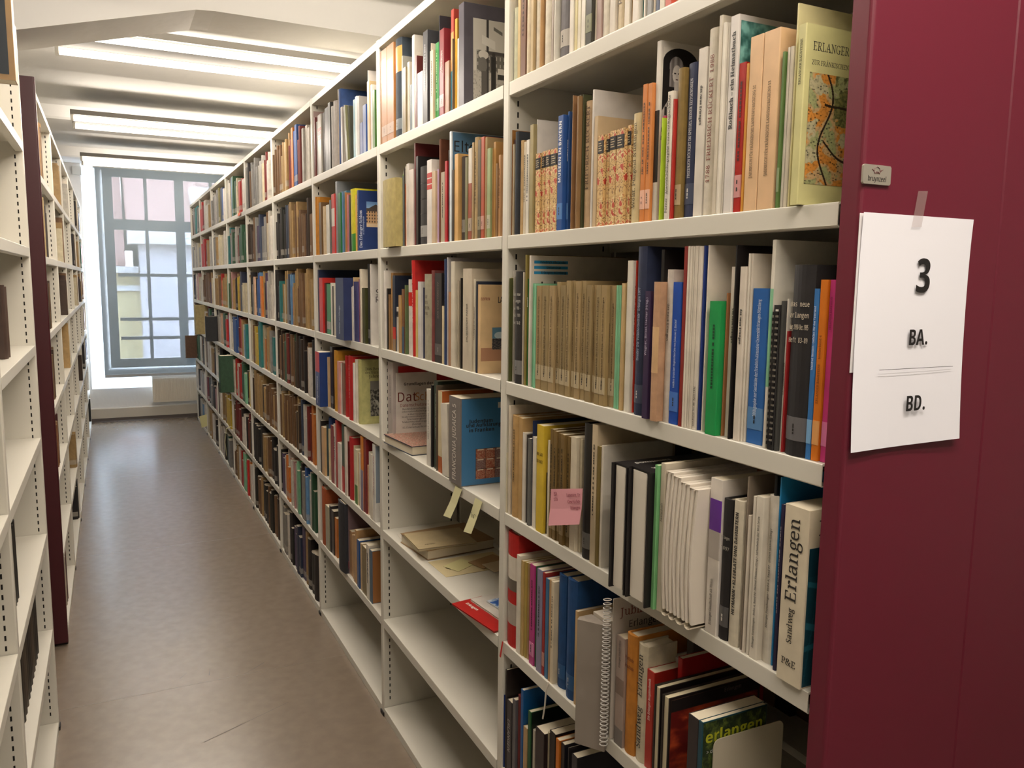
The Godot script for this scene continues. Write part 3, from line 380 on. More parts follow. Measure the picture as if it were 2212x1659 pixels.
func tag(o: Node, label: String, category: String, group := "") -> void:
	o.set_meta("label", label); o.set_meta("category", category)
	if group != "": o.set_meta("group", group)

func struct(called: String, st, m: Material, parent: Node = self) -> MeshInstance3D:
	var o := obj(called, st, m, parent)
	if parent == self: o.set_meta("kind", "structure")
	return o

# ------------------------------------------------------------------ materials
func noise_tex(called: String, freq: float, lo: float, hi: float, octaves := 4, size := 256, kind := FastNoiseLite.TYPE_SIMPLEX_SMOOTH) -> ImageTexture:
	if tex.has(called): return tex[called]
	var n := FastNoiseLite.new()
	n.noise_type = kind; n.frequency = freq; n.fractal_octaves = octaves; n.seed = called.hash() & 0xffff
	var src := n.get_seamless_image(size, size)
	var im := Image.create(size, size, true, Image.FORMAT_RGB8)
	for y in size:
		for x in size:
			var v := lerpf(lo, hi, src.get_pixel(x, y).r)
			im.set_pixel(x, y, Color(v, v, v))
	im.generate_mipmaps()
	tex[called] = ImageTexture.create_from_image(im)
	return tex[called]

func plain(hex: String, rough := 0.5, metal := 0.0) -> StandardMaterial3D:
	var key := "%s|%.2f|%.2f" % [hex, rough, metal]
	if mats.has(key): return mats[key]
	var m := StandardMaterial3D.new()
	m.albedo_color = Color(hex); m.roughness = rough; m.metallic = metal
	mats[key] = m
	return m

# book cloth and board: colour with a fine grain and slight handling wear
func cloth(hex: String, kind: String) -> StandardMaterial3D:
	var key := "cloth" + hex + kind
	if mats.has(key): return mats[key]
	var m := StandardMaterial3D.new()
	m.albedo_color = Color(hex)
	m.albedo_texture = noise_tex("wear", 0.02, 0.86, 1.0, 5) if kind == "h" else noise_tex("handling", 0.015, 0.92, 1.0, 4)
	m.uv1_triplanar = true
	m.uv1_scale = Vector3.ONE * (6.0 if kind == "h" else 4.0)
	m.roughness = 0.62 if kind == "h" else 0.36
	mats[key] = m
	return m

func metal_paint(hex: String, rough: float) -> StandardMaterial3D:
	var key := "paint" + hex
	if mats.has(key): return mats[key]
	var m := StandardMaterial3D.new()
	m.albedo_color = Color(hex); m.roughness = rough
	m.normal_enabled = true
	m.normal_texture = bump("peel", 0.09, 1.0)
	m.normal_scale = 0.08
	m.uv1_triplanar = true; m.uv1_scale = Vector3.ONE * 14.0
	mats[key] = m
	return m

func bump(called: String, freq: float, strength: float) -> ImageTexture:
	if tex.has(called): return tex[called]
	var n := FastNoiseLite.new()
	n.frequency = freq; n.seed = 7; n.fractal_octaves = 3
	var im := n.get_seamless_image(256, 256)
	im.convert(Image.FORMAT_RGBA8)
	im.bump_map_to_normal_map(strength)
	im.generate_mipmaps()
	tex[called] = ImageTexture.create_from_image(im)
	return tex[called]

func paint(w: int, h: int, fn: Callable) -> ImageTexture:
	var im := Image.create(w, h, true, Image.FORMAT_RGB8)
	for y in h:
		for x in w:
			im.set_pixel(x, y, fn.call((x + 0.5) / w, (y + 0.5) / h))
	im.generate_mipmaps()
	return ImageTexture.create_from_image(im)

func picture(called: String, w: int, h: int, fn: Callable, rough := 0.4) -> StandardMaterial3D:
	if mats.has(called): return mats[called]
	var m := StandardMaterial3D.new()
	m.albedo_texture = paint(w, h, fn); m.roughness = rough
	mats[called] = m
	return m

# a thin printed plate: o is the lower left corner, r and u the edges, thickness along r x u
func plate(called: String, parent: Node, o: Vector3, r: Vector3, u: Vector3, t: float, m: Material) -> MeshInstance3D:
	var st := new_st()
	var n := r.cross(u).normalized()
	var P := [o + n * t, o + r + n * t, o + r + u + n * t, o + u + n * t]
	var T := [Vector2(0, 1), Vector2(1, 1), Vector2(1, 0), Vector2(0, 0)]
	for k in [0, 2, 1, 0, 3, 2]:
		st.set_normal(n); st.set_uv(T[k]); st.add_vertex(P[k])
	for k in 4:
		var a: Vector3 = P[k]; var b: Vector3 = P[(k + 1) % 4]
		st.set_uv(T[k])
		quad(st, a, b, b - n * t, a - n * t, (b - a).cross(n).normalized())
	return obj(called, st, m, parent)

# ------------------------------------------------------------------ lettering
func font(bold: bool, serif: bool, mono := false) -> Font:
	var key := "%s%s%s" % [bold, serif, mono]
	if fonts.has(key): return fonts[key]
	var f := SystemFont.new()
	f.font_names = PackedStringArray(["Droid Sans Mono" if mono else ("Droid Serif" if serif else "Droid Sans")])
	f.font_weight = 700 if bold else 400
	fonts[key] = f
	return f

func lettering(parent: Node, text: String, m: Material, centre: Vector3, right: Vector3, up: Vector3, height: float, longest: float, f: Font, called := "title", stretch := 1.0) -> void:
	var tm := TextMesh.new()
	tm.text = text; tm.font = f; tm.font_size = 24; tm.pixel_size = 0.01; tm.depth = 0.004; tm.curve_step = 2.0
	var b := tm.get_aabb()
	if b.size.x < 1e-5: return
	var s := height / 0.24
	var sx := s * stretch
	if b.size.x * sx > longest:
		var k := longest / (b.size.x * sx)
		sx *= k; s *= max(k, 0.8)
	var o := obj(called, tm, m, parent)
	var c := b.get_center()
	var bs := Basis(right * sx, up * s, right.cross(up) * 0.05)
	o.transform = Transform3D(bs, centre - bs * Vector3(c.x, c.y, 0))

# print too small to read: a row of short strokes along the spine
func fine_print(parent: Node, m: Material, x: float, z: float, y0: float, y1: float, th: float) -> void:
	var st := new_st()
	var y := y0
	while y < y1:
		var l := rng.randf_range(0.002, 0.006)
		quad(st, Vector3(x, y, z - th), Vector3(x, y + l, z - th), Vector3(x, y + l, z + th), Vector3(x, y, z + th), Vector3.LEFT)
		y += l + (0.0012 if rng.randf() < 0.8 else 0.005)
	obj("title", st, m, parent)

# ------------------------------------------------------------------ books (local: spine at x = 0 facing -x, base at y = 0, thickness along z)
func spine_pts(w: float, kind: String, off: float) -> PackedVector2Array:
	var p := PackedVector2Array()
	if kind == "h" and w > 0.008:
		var b: float = min(0.16 * w, 0.007)
		for i in 7:
			var t := i / 3.0 - 1.0
			p.append(Vector2(b * t * t - off, t * w * 0.5))
	else:
		var c: float = min(0.0012, w * 0.2)
		p.append(Vector2(c - off, -w * 0.5)); p.append(Vector2(-off, -w * 0.5 + c)); p.append(Vector2(-off, w * 0.5 - c)); p.append(Vector2(c - off, w * 0.5))
	return p

func spine_strip(w: float, kind: String, y0: float, y1: float, off: float) -> SurfaceTool:
	var p := spine_pts(w * 0.985, kind, off)
	var q := spine_pts(w * 0.985, kind, -0.0004)
	q.reverse(); p.append_array(q)
	var st := new_st()
	prism(st, p, Vector3(0, y0, 0), Vector3.RIGHT, Vector3.BACK, Vector3(0, y1 - y0, 0))
	return st

func make_book(label: String, group: String, w: float, h: float, d: float, hex: String, kind: String, lab: String, e: Dictionary, category := "book", called := "") -> Node3D:
	if called == "": called = "hardcover_book" if kind == "h" else ("booklet" if w < 0.009 else "paperback_book")
	var root := thing(called, label, category, Vector3.ZERO, group)
	var cm: Material
	if hex == "marble": cm = marbled()
	elif hex == "comb": cm = plain("2a2829", 0.35)
	else: cm = cloth(hex, kind)
	var t: float = min(0.0028 if kind == "h" else 0.0011, w * 0.22)
	var st := new_st()
	var p := spine_pts(w, kind, 0.0)
	p.append(Vector2(d, w * 0.5)); p.append(Vector2(d, w * 0.5 - t))
	var bx: float = t + (min(0.16 * w, 0.007) if kind == "h" else 0.0012)
	p.append(Vector2(bx, w * 0.5 - t)); p.append(Vector2(bx, -w * 0.5 + t)); p.append(Vector2(d, -w * 0.5 + t)); p.append(Vector2(d, -w * 0.5))
	prism(st, p, Vector3.ZERO, Vector3.RIGHT, Vector3.BACK, Vector3(0, h, 0))
	obj("cover", st, cm, root)
	var i := 0.003 if kind == "h" else 0.0006
	st = new_st()
	box(st, Vector3(bx + 0.0002, i, -w * 0.5 + t + 0.0002), Vector3(d - i, h - i, w * 0.5 - t - 0.0002))
	obj("page_block", st, plain("ddd2ba", 0.8), root)
	for b in e.get("bands", []):
		obj("spine_panel", spine_strip(w, kind, b[0] * h, min(b[1] * h, h - 0.0005), 0.0004), cloth(b[2], "p"), root)
	if lab != "":
		obj("call_label", spine_strip(w, kind, 0.022, 0.055, 0.0006), plain(lab, 0.3), root)
		if w > 0.012:
			var cl := Color(lab)
			fine_print(root, plain("2a2624" if cl.get_luminance() > 0.35 else "d8d4cc", 0.5), -0.0011, 0.0, 0.031, 0.044, min(w * 0.08, 0.0014))
	if hex == "marble":
		obj("spine_label", spine_strip(w, kind, h * 0.80, h * 0.94, 0.0006), plain("1e1b1c", 0.5), root)
		for k in 4:
			var stl := new_st()
			var y := h * (0.825 + 0.026 * k)
			quad(stl, Vector3(-0.0012, y, -w * 0.3), Vector3(-0.0012, y + 0.0018, -w * 0.3), Vector3(-0.0012, y + 0.0018, w * (0.3 - 0.12 * (k % 2))), Vector3(-0.0012, y, w * (0.3 - 0.12 * (k % 2))), Vector3.LEFT)
			obj("title", stl, plain("b8a888", 0.5), root)
	if hex == "comb": comb(root, w, h)
	var hasband: bool = not e.get("bands", []).is_empty()
	var xo := -0.0008 if not hasband else -0.0013
	if e.has("t"):
		var hc := Color(hex if hex.length() == 6 else "202020")
		var tc := plain(e.get("tc", (hc.darkened(0.6) if hc.get_luminance() > 0.22 else hc.lerp(Color("d8d2c6"), 0.6)).to_html(false)), 0.5)
		var tp: Array = e.get("tp", [0.3, 0.9])
		var y0: float = tp[0] * h; var y1: float = tp[1] * h
		if e.t == ".":
			fine_print(root, tc, xo, 0.0, h * 0.35, h * 0.85, clampf(w * 0.13, 0.0006, 0.0022))
		else:
			var ht: float = clampf(w * e.get("ts", 0.4) * 1.35, 0.003, 0.06)
			if e.get("td", 0):
				lettering(root, e.t, tc, Vector3(xo, (y0 + y1) * 0.5, 0), Vector3.DOWN, Vector3.BACK, ht, y1 - y0, font(e.has("tb"), e.has("tf")))
			else:
				lettering(root, e.t, tc, Vector3(xo, (y0 + y1) * 0.5, 0), Vector3.UP, Vector3.FORWARD, ht, y1 - y0, font(e.has("tb"), e.has("tf")))
	if e.has("tl"):
		var k := 0
		for line in e.tl:
			var y := h * 0.80 - k * 0.0165
			if line != "": lettering(root, line, plain(e.get("tc", "3a332c"), 0.5), Vector3(xo, y, 0), Vector3.BACK, Vector3.UP, min(0.0125, w * 0.4), w * 0.86, font(false, false, true))
			k += 1
	if e.has("cov"): cover_art(root, e.cov, w, h, d)
	return root

func marbled() -> StandardMaterial3D:
	if mats.has("marbled"): return mats["marbled"]
	var n := FastNoiseLite.new(); n.noise_type = FastNoiseLite.TYPE_CELLULAR; n.frequency = 0.05; n.cellular_return_type = FastNoiseLite.RETURN_DISTANCE2_SUB; n.seed = 3
	var veins := n.get_seamless_image(256, 256)
	n.frequency = 0.022; n.cellular_return_type = FastNoiseLite.RETURN_DISTANCE; n.seed = 11
	var dots := n.get_seamless_image(256, 256)
	var m := StandardMaterial3D.new()
	m.albedo_texture = paint(256, 256, func(u: float, v: float):
		var a := veins.get_pixel(int(u * 255), int(v * 255)).r
		var b := dots.get_pixel(int(u * 255), int(v * 255)).r
		var c := Color("d2b078")
		if a < 0.16: c = Color("6a4428")
		elif a > 0.62: c = Color("b88450")
		if b < 0.30: c = Color("b84834")
		elif b < 0.37: c = Color("e2cc98")
		return c)
	m.uv1_triplanar = true; m.uv1_scale = Vector3.ONE * 8.0; m.roughness = 0.45
	mats["marbled"] = m
	return m

func comb(root: Node3D, w: float, h: float) -> void:
	var st := new_st()
	var y := 0.008
	while y < h - 0.008:
		box(st, Vector3(-0.0035, y, -w * 0.42), Vector3(0.0, y + 0.0045, w * 0.42), 0.001)
		y += 0.0085
	obj("comb_teeth", st, plain("1c1a1b", 0.25), root)
	st = new_st()
	y = 0.0132
	while y < h - 0.008:
		box(st, Vector3(-0.0008, y, -w * 0.1), Vector3(0.0, y + 0.0028, w * 0.3))
		y += 0.0085
	obj("sheet_edges", st, plain("d8d2c6", 0.6), root)

func hsh(a: float, b: float) -> float:
	return fposmod(sin(a * 127.1 + b * 311.7) * 43758.5453, 1.0)

# prints on the front board (+z side) of a book that shows its cover
func cover_art(root: Node3D, art: String, w: float, h: float, d: float) -> void:
	var z := w * 0.5
	var R := Vector3.RIGHT; var U := Vector3.UP
	var dark := plain("26221f", 0.5)
	var n := FastNoiseLite.new(); n.seed = 5; n.frequency = 1.0; n.fractal_octaves = 4
	var at := func(x0: float, y0: float): return Vector3(x0, y0, z)
	match art:
		"map":
			var m := picture("map_print", 160, 220, func(u: float, v: float):
				var a := n.get_noise_2d(u * 2.2, v * 2.6); var b := n.get_noise_2d(u * 3.0 + 40.0, v * 3.4); var g := n.get_noise_2d(u * 22.0, v * 28.0)
				var c := Color("bf9a6c").lerp(Color("c6a878"), clampf(b + 0.5, 0, 1))
				if b > 0.12: c = Color("cf8a3c")
				if b < -0.14: c = Color("a0a472")
				if a > -0.05 and v < 0.46 and u > 0.32: c = Color("5c6038").lerp(Color("8a8450"), clampf(g + 0.4, 0, 1))
				if a < -0.2: c = Color("b8b08c")
				c = c.darkened(clampf(-g * 0.35, 0, 0.3))
				var r1: float = abs(u - 0.22 - 0.08 * sin(v * 7.0))
				var r2: float = abs(v - 0.16 - u * 0.35 - 0.04 * sin(u * 9.0)) + (1.0 if u < 0.2 else 0.0)
				var r3: float = abs(v - 0.52 - u * 0.5 + 0.03 * sin(u * 12.0)) + (1.0 if u < 0.2 else 0.0)
				if min(r1, min(r2, r3)) < 0.011: c = Color("2c2018")
				elif hsh(floor(u * 60.0), floor(v * 90.0)) < 0.05: c = c.darkened(0.5)
				return c)
			plate("cover_picture", root, at.call(0.010, h * 0.12), R * 0.15, U * h * 0.62, 0.0005, m)
			lettering(root, "ERLANGER", dark, at.call(0.047, h * 0.885), R, U, 0.020, 0.066, font(false, true))
			lettering(root, "ZUR FRÄNKISCHEN", dark, at.call(0.047, h * 0.80), R, U, 0.011, 0.068, font(false, true))
		"portrait":
			var m := picture("portrait_print", 120, 220, func(u: float, v: float):
				var c := Color("1d1a1a")
				if v < 0.16 and pow((u - 0.5) / 0.5, 2) + pow((v - 0.16) / 0.16, 2) > 1.0: c = Color("ddd6ca")
				var fx := (u - 0.40) / 0.13; var fy := (v - 0.28) / 0.10
				var hx := (u - 0.38) / 0.2; var hy := (v - 0.20) / 0.11
				if hx * hx + hy * hy < 1.0 or (abs(u - 0.26) < 0.07 and v > 0.20 and v < 0.42): c = Color("8a8380").lightened(0.2 * sin(u * 40.0))
				if fx * fx + fy * fy < 1.0:
					c = Color("d2cac2")
					if abs(fy + 0.1) < 0.08 and abs(abs(fx) - 0.4) < 0.22: c = Color("3a3432")
					if abs(fy - 0.55) < 0.07 and abs(fx) < 0.25: c = Color("6a5450")
					if abs(fx) < 0.06 and fy > 0.0 and fy < 0.3: c = Color("b0a69e")
				if abs(u - 0.40) < 0.07 and v > 0.36 and v < 0.50: c = Color("c4bcb4")
				if v > 0.47 and abs(u - 0.42) < 0.12 + (v - 0.47) * 1.4: c = Color("b8b0a8") if hsh(floor(u * 14.0), floor(v * 22.0)) > 0.45 else Color("3a3634")
				return c)
			plate("cover_picture", root, at.call(0.005, h * 0.97 - 0.155), R * 0.074, U * 0.155, 0.0005, m)
		"teal":
			var m := picture("teal_print", 96, 128, func(u: float, v: float): return Color("7fb8b0").lerp(Color("2c5a54"), clampf(0.5 + n.get_noise_2d(u * 6.0, v * 8.0) * 1.8, 0, 1)))
			plate("cover_picture", root, at.call(0.004, h * 0.02), R * (d - 0.01), U * h * 0.95, 0.0005, m)
		"jahres":
			plate("cover_stripe", root, at.call(0.008, h * 0.86), R * d * 0.30, U * h * 0.022, 0.0005, plain("2a88b8", 0.4))
			plate("cover_stripe", root, at.call(0.008, h * 0.90), R * d * 0.30, U * h * 0.022, 0.0005, plain("2a88b8", 0.4))
			plate("cover_stripe", root, at.call(0.008, h * 0.94), R * d * 0.30, U * h * 0.022, 0.0005, plain("2a88b8", 0.4))
			lettering(root, "Friedrich-Alexander-", dark, at.call(d * 0.2, h * 0.951) + Vector3(0, 0, 0.0006), R, U, 0.007, d * 0.25, font(true, false))
			lettering(root, "Universität", dark, at.call(d * 0.2, h * 0.911) + Vector3(0, 0, 0.0006), R, U, 0.007, d * 0.25, font(true, false))
			lettering(root, "Erlangen-Nürnberg", dark, at.call(d * 0.2, h * 0.871) + Vector3(0, 0, 0.0006), R, U, 0.007, d * 0.25, font(true, false))
			lettering(root, "jahresbericht", dark, at.call(d * 0.5, h * 0.74), R, U, 0.045, d * 0.85, font(false, false))
		"photo":
			var m := picture("street_print", 150, 200, func(u: float, v: float):
				var c := Color("c9c4bb")
				if v > 0.36 and v < 0.60 and u > 0.1: c = Color("6a6660") if fposmod(u * 9.0, 1.0) > 0.3 or fposmod(v * 12.0, 1.0) > 0.5 else Color("a8a49c")
				if v > 0.36 + 0.25 * max(0.0, 0.35 - u) and v < 0.40: c = Color("4a4642")
				if v >= 0.60: c = Color("b5b0a8") if hsh(floor(u * 60.0), floor(v * 60.0)) > 0.1 else Color("8a8680")
				if abs(u - 0.42) < 0.035: c = Color("3a3634")
				if u > 0.25 and u < 0.65 and v > 0.18 + (u - 0.25) * 0.15 and v < 0.28 + (u - 0.25) * 0.15: c = Color("d8d4cc")
				if u > 0.6 and u < 0.86 and v > 0.07 + (u - 0.6) * 0.2 and v < 0.11 + (u - 0.6) * 0.2: c = Color("6a6660")
				if pow((u - 0.3) / 0.15, 2) + pow((v - 0.41) / 0.05, 2) < 1.0: c = Color("d0cbc2")
				if pow((u - 0.28) / 0.13, 2) + pow((v - 0.53) / 0.09, 2) < 1.0: c = Color("6f6b66")
				if abs(u - 0.32) < 0.08 and v > 0.6 and v < 0.93: c = Color("5c5854")
				if abs(u - 0.60) < 0.07 and v > 0.42 and v < 0.86: c = Color("2a2726")
				if pow((u - 0.60) / 0.05, 2) + pow((v - 0.40) / 0.03, 2) < 1.0: c = Color("3a3432")
				if v > 0.86 and u > 0.5 and v < 0.92: c = Color("3c3835")
				if u > 0.72 and v > 0.55 and v < 0.68: c = Color("d4d0c8") if v < 0.62 else Color("3a3836")
				return c)
			plate("cover_picture", root, at.call(0.026, h * 0.02), R * 0.098, U * h * 0.84, 0.0005, m)
		"erlangen":
			var m := picture("bridge_print", 120, 200, func(u: float, v: float):
				var c := Color("14404e")
				if abs(v - 0.25 - u * 0.25) < 0.02 or abs(v - 0.55 - u * 0.3) < 0.025 or abs(v - 0.72 + u * 0.1) < 0.02: c = Color("2a6a7c")
				elif fposmod(u * 7.0 + v, 1.0) < 0.07 and v > 0.3: c = Color("1f5868")
				if v < 0.2: c = Color("0c3442")
				return c)
			plate("cover_picture", root, at.call(0.004, h * 0.01), R * (d - 0.012), U * h * 0.78, 0.0006, m)
			lettering(root, "Erlangen", dark, at.call(0.085, h * 0.885), R, U, 0.036, 0.13, font(false, true))
			lettering(root, "Erlangen", dark, Vector3(-0.0008, h * 0.70, 0), U, Vector3.FORWARD, 0.030, h * 0.47, font(false, true))
			lettering(root, "Sandweg", dark, Vector3(-0.0008, h * 0.33, 0), U, Vector3.FORWARD, 0.017, h * 0.2, font(false, true))
			lettering(root, "P&E", dark, Vector3(-0.0008, h * 0.12, 0), Vector3.BACK, U, 0.014, w * 0.6, font(false, true))
		"dark":
			lettering(root, "BERG", plain("c8c8c0", 0.5), at.call(d * 0.42, h * 0.82), R, U, 0.034, d * 0.7, font(true, true))
			plate("cover_picture", root, at.call(0.003, 0.0), R * (d - 0.004), U * h * 0.995, 0.0003, plain("16201a", 0.35))
		"eltern":
			plate("cover_picture", root, at.call(0.004, 0.002), R * (d - 0.006), U * (h - 0.004), 0.0004, plain("5d84a6", 0.35))
			lettering(root, "Eltern", dark, at.call(0.058, h * 0.87) + Vector3(0, 0, 0.0006), R, U, 0.042, 0.10, font(false, false))
			lettering(root, "Gesetz", dark, at.call(0.058, h * 0.72) + Vector3(0, 0, 0.0006), R, U, 0.032, 0.10, font(false, false))
		"tan":
			var m := picture("coast_print", 80, 100, func(u: float, v: float):
				if v < 0.5: return Color("3f6c86").lerp(Color("c8d0d0"), 0.8 if pow((u - 0.35) / 0.25, 2) + pow((v - 0.36) / 0.16, 2) < 1.0 else 0.1)
				return Color("2a2a30").lerp(Color("9a8a78"), 0.6 if hsh(floor(u * 20.0), floor(v * 30.0)) > 0.7 else 0.0))
			plate("cover_picture", root, at.call(0.034, h * 0.27), R * 0.06, U * h * 0.25, 0.0005, m)
			plate("cover_stripe", root, at.call(0.002, h * 0.14), R * (d - 0.004), U * h * 0.15, 0.0003, plain("a5785a", 0.5))
			lettering(root, "ELEKTRON", plain("7a2c20", 0.5), at.call(0.014, h * 0.84), R, U, 0.013, 0.025, font(true, false))
			lettering(root, "LAZARUS", dark, at.call(0.075, h * 0.83), R, U, 0.028, 0.05, font(true, false))
		"daten":
			lettering(root, "Grundlagen der", dark, at.call(d * 0.55, h * 0.83), R, U, 0.018, d * 0.72, font(true, false))
			lettering(root, "Dat", plain("6a2418", 0.5), at.call(d * 0.27, h * 0.65), R, U, 0.050, d * 0.45, font(false, false))
			lettering(root, "SchR", plain("b8763c", 0.5), at.call(d * 0.72, h * 0.65), R, U, 0.050, d * 0.5, font(false, false))
			lettering(root, "Datenschutzrecht", plain("8a3424", 0.5), at.call(d * 0.5, h * 0.53), R, U, 0.018, d * 0.8, font(false, false))
			var k := 0
			for line in ["Bundesdatenschutzgesetz", "Informationsfreiheitsgesetz", "Artikel 10-Gesetz", "Strafprozessordnung (Auszug)", "Telemediengesetz", "Telekommunikationsgesetz", "(Auszug)", "EG-Datenschutz-Richtlinie"]:
				lettering(root, line, dark, at.call(d * 0.5, h * (0.47 - 0.038 * k)), R, U, 0.0090, d * 0.72, font(false, false)); k += 1
			lettering(root, "3. Auflage", plain("8a3424", 0.5), at.call(d * 0.5, h * 0.1), R, U, 0.007, d * 0.4, font(false, false))
		"judaica":
			plate("cover_picture", root, at.call(d * 0.02, 0.002), R * d * 0.97, U * (h - 0.004), 0.0004, plain("3f78a4", 0.35))
			var m := picture("grid_print", 96, 128, func(u: float, v: float):
				var gx := fposmod(u * 3.0, 1.0); var gy := fposmod(v * 3.0, 1.0)
				var id := hsh(floor(u * 3.0), floor(v * 3.0))
				if gx < 0.04 or gy < 0.04: return Color("3a2420")
				if gy < 0.16 and abs(gx - 0.5) < 0.3: return Color("d8c8b0")
				var s := hsh(floor(u * 36.0), floor(v * 48.0))
				return Color("8a3a28").lerp(Color("c8a888"), s * 0.8).lerp(Color("4a5a70"), 0.4 if id > 0.6 else 0.0))
			plate("cover_picture", root, at.call(d * 0.26, h * 0.07), R * d * 0.5, U * h * 0.35, 0.0008, m)
			plate("cover_mark", root, at.call(d * 0.64, h * 0.875), R * d * 0.13, U * h * 0.065, 0.0008, plain("d8d0c4", 0.4))
			var y := 0.735
			for line in ["Judentum", "und Aufklärung", "in Franken"]:
				lettering(root, line, dark, at.call(d * (0.22 + 0.009 * line.length() + 0.05), h * y) + Vector3(0, 0, 0.0006), R, U, 0.015, d * 0.6, font(true, false)); y -= 0.048
		"schloss":
			var m := picture("castle_print", 90, 130, func(u: float, v: float):
				var roof: float = 0.26 - 0.16 * max(0.0, 1.0 - abs(u - 0.6) * 2.2)
				if v < roof: return Color("5a80b0").lerp(Color("a8c0d8"), v * 2.0)
				if v < 0.38: return Color("4a4038")
				if v < 0.86:
					return Color("3a302c") if fposmod(u * 6.0, 1.0) < 0.4 and fposmod(v * 8.0, 1.0) < 0.55 else Color("b8946c")
				return Color("c8b090"))
			plate("cover_picture", root, at.call(0.030, h * 0.40), R * 0.06, U * h * 0.42, 0.0005, m)
			lettering(root, "Das Erlanger Schloss", plain("d8dce4", 0.4), at.call(0.009, h * 0.36), U, Vector3.LEFT, 0.014, h * 0.62, font(false, true))
			lettering(root, "als Universitätsgebäude", plain("b8c0d0", 0.4), at.call(0.019, h * 0.42), U, Vector3.LEFT, 0.006, h * 0.74, font(false, true))
		"st":
			lettering(root, "St", dark, at.call(0.030, h * 0.655), R, U, 0.030, 0.05, font(false, false))
			lettering(root, "Re", dark, at.call(0.032, h * 0.565), R, U, 0.030, 0.05, font(false, false))
		"yellowpic":
			var m := picture("drawing_print", 80, 128, func(u: float, v: float):
				var a := n.get_noise_2d(u * 6.0, v * 9.0)
				var c := Color("8c887c").lerp(Color("35322e"), clampf(0.4 + a * 2.4, 0, 1))
				if v < 0.24: c = Color("76726a")
				if v > 0.45 and abs(u - 0.42) < 0.07 and v < 0.72: c = Color("2a2826")
				if v > 0.55 and abs(v - 0.95 + abs(u - 0.7) * 1.0) < 0.08: c = Color("b4b0a4")
				return c)
			plate("cover_picture", root, at.call(0.040, h * 0.12), R * 0.075, U * h * 0.55, 0.0005, m)
			var y := 0.86
			for line in ["Das Berufen", "des Nürnberger", "Jahre 15"]:
				lettering(root, line, dark, at.call(0.066, h * y), R, U, 0.016, 0.09, font(false, true)); y -= 0.062
		"dots":
			for k in 2:
				var st := new_st()
				var poly := PackedVector2Array()
				for j in 16: poly.append(Vector2(cos(TAU * j / 16.0), sin(TAU * j / 16.0)) * 0.014)
				prism(st, poly, Vector3(d * 0.55, h * (0.16 + 0.2 * k), z), R, U, Vector3(0, 0, 0.0005))
				obj("cover_dot", st, plain("b0242a", 0.4), root)
			plate("cover_picture", root, at.call(0.003, 0.25 * h), R * (d - 0.006), U * h * 0.73, 0.0004, plain("8c98a4", 0.4))
		"kraft":
			plate("cover_picture", root, at.call(0.003, 0.002), R * (d - 0.006), U * (h - 0.004), 0.0004, plain("9a6534", 0.6))

# ------------------------------------------------------------------ shelving (local: front at x = 0 facing -x, bays run towards -z)
var white_paint: StandardMaterial3D
var plum: StandardMaterial3D

func upright_mesh(top: float) -> Mesh:
	var st := new_st()
	box(st, Vector3(0.0, 0.014, -0.03), Vector3(0.292, top, 0.0), 0.003)
	return st.commit()

func slots_mesh(top: float) -> Mesh:
	var st := new_st()
	for x in [0.0215, 0.2645]:
		var y := 0.06
		while y < top - 0.03:
			for z in [0.0003, -0.0303]:
				quad(st, Vector3(x, y, z), Vector3(x + 0.0042, y, z), Vector3(x + 0.0042, y + 0.0125, z), Vector3(x, y + 0.0125, z), Vector3(0, 0, sign(z)))
			y += 0.025
	return st.commit()

# folded sheet shelf: plate, front and rear lips with a return, softened front edge
func shelf_mesh(length: float, lip: float) -> Mesh:
	var t := 0.0016
	var p := PackedVector2Array([Vector2(0.001, 0), Vector2(0.0002, -0.001), Vector2(0, -0.003), Vector2(0, -lip + 0.002), Vector2(0.002, -lip), Vector2(0.022, -lip), Vector2(0.022, -lip + t), Vector2(0.003, -lip + t), Vector2(t, -lip + 0.004), Vector2(t, -t * 2.0), Vector2(0.286 - t, -t * 2.0), Vector2(0.286 - t, -lip), Vector2(0.286, -lip), Vector2(0.286, 0)])
	var st := new_st()
	prism(st, p, Vector3.ZERO, Vector3.RIGHT, Vector3.UP, Vector3(0, 0, -length))
	return st.commit()

func shelving_row(label: String, at: Vector3, turn: float, n_bays: int, first: float, levels: Array, top: float) -> Node3D:
	var root := thing("shelving_row", label, "bookshelf", at)
	root.rotation.y = turn
	var um := upright_mesh(top); var sm := slots_mesh(top)
	var ft := new_st(); box(ft, Vector3(-0.004, 0.0, -0.034), Vector3(0.05, 0.014, 0.004), 0.002)
	var fm := ft.commit()
	for n in n_bays + 1:
		for back in 2:
			var u := obj("upright", um, white_paint, root)
			u.position = Vector3(0.302 * back, 0, first - n)
			if back == 0:
				var s := obj("slots", sm, plain("17120f", 0.9), u)
				s.set_meta("kind", "stuff")
				obj("foot", fm, plain("151212", 0.6), u)
	var mesh := shelf_mesh(0.966, 0.032)
	for n in n_bays:
		for y in levels:
			for back in 2:
				var s := obj("shelf", mesh, white_paint, root)
				if back == 0: s.position = Vector3(0.0, y, first - n - 0.032)
				else:
					s.rotation.y = PI; s.position = Vector3(0.594, y, first - n - 0.998)
		var c := new_st()
		box(c, Vector3(0.0, top - 0.028, first - n - 0.998), Vector3(0.594, top - 0.003, first - n - 0.032), 0.001)
		obj("top_cover", c, white_paint, root)
		var b := new_st()
		box(b, Vector3(0.592, 0.02, first - n - 0.998), Vector3(0.594, top - 0.03, first - n - 0.032))
		obj("light_stop_sheet", b, white_paint, root)  # added unseen sheet closing the rear so light does not pass through
		var k := new_st()
		box(k, Vector3(0.012, 0.0, first - n - 0.998), Vector3(0.56, 0.012, first - n - 0.032))
		obj("base_rail", k, plain("1a1614", 0.7), root)
	return root

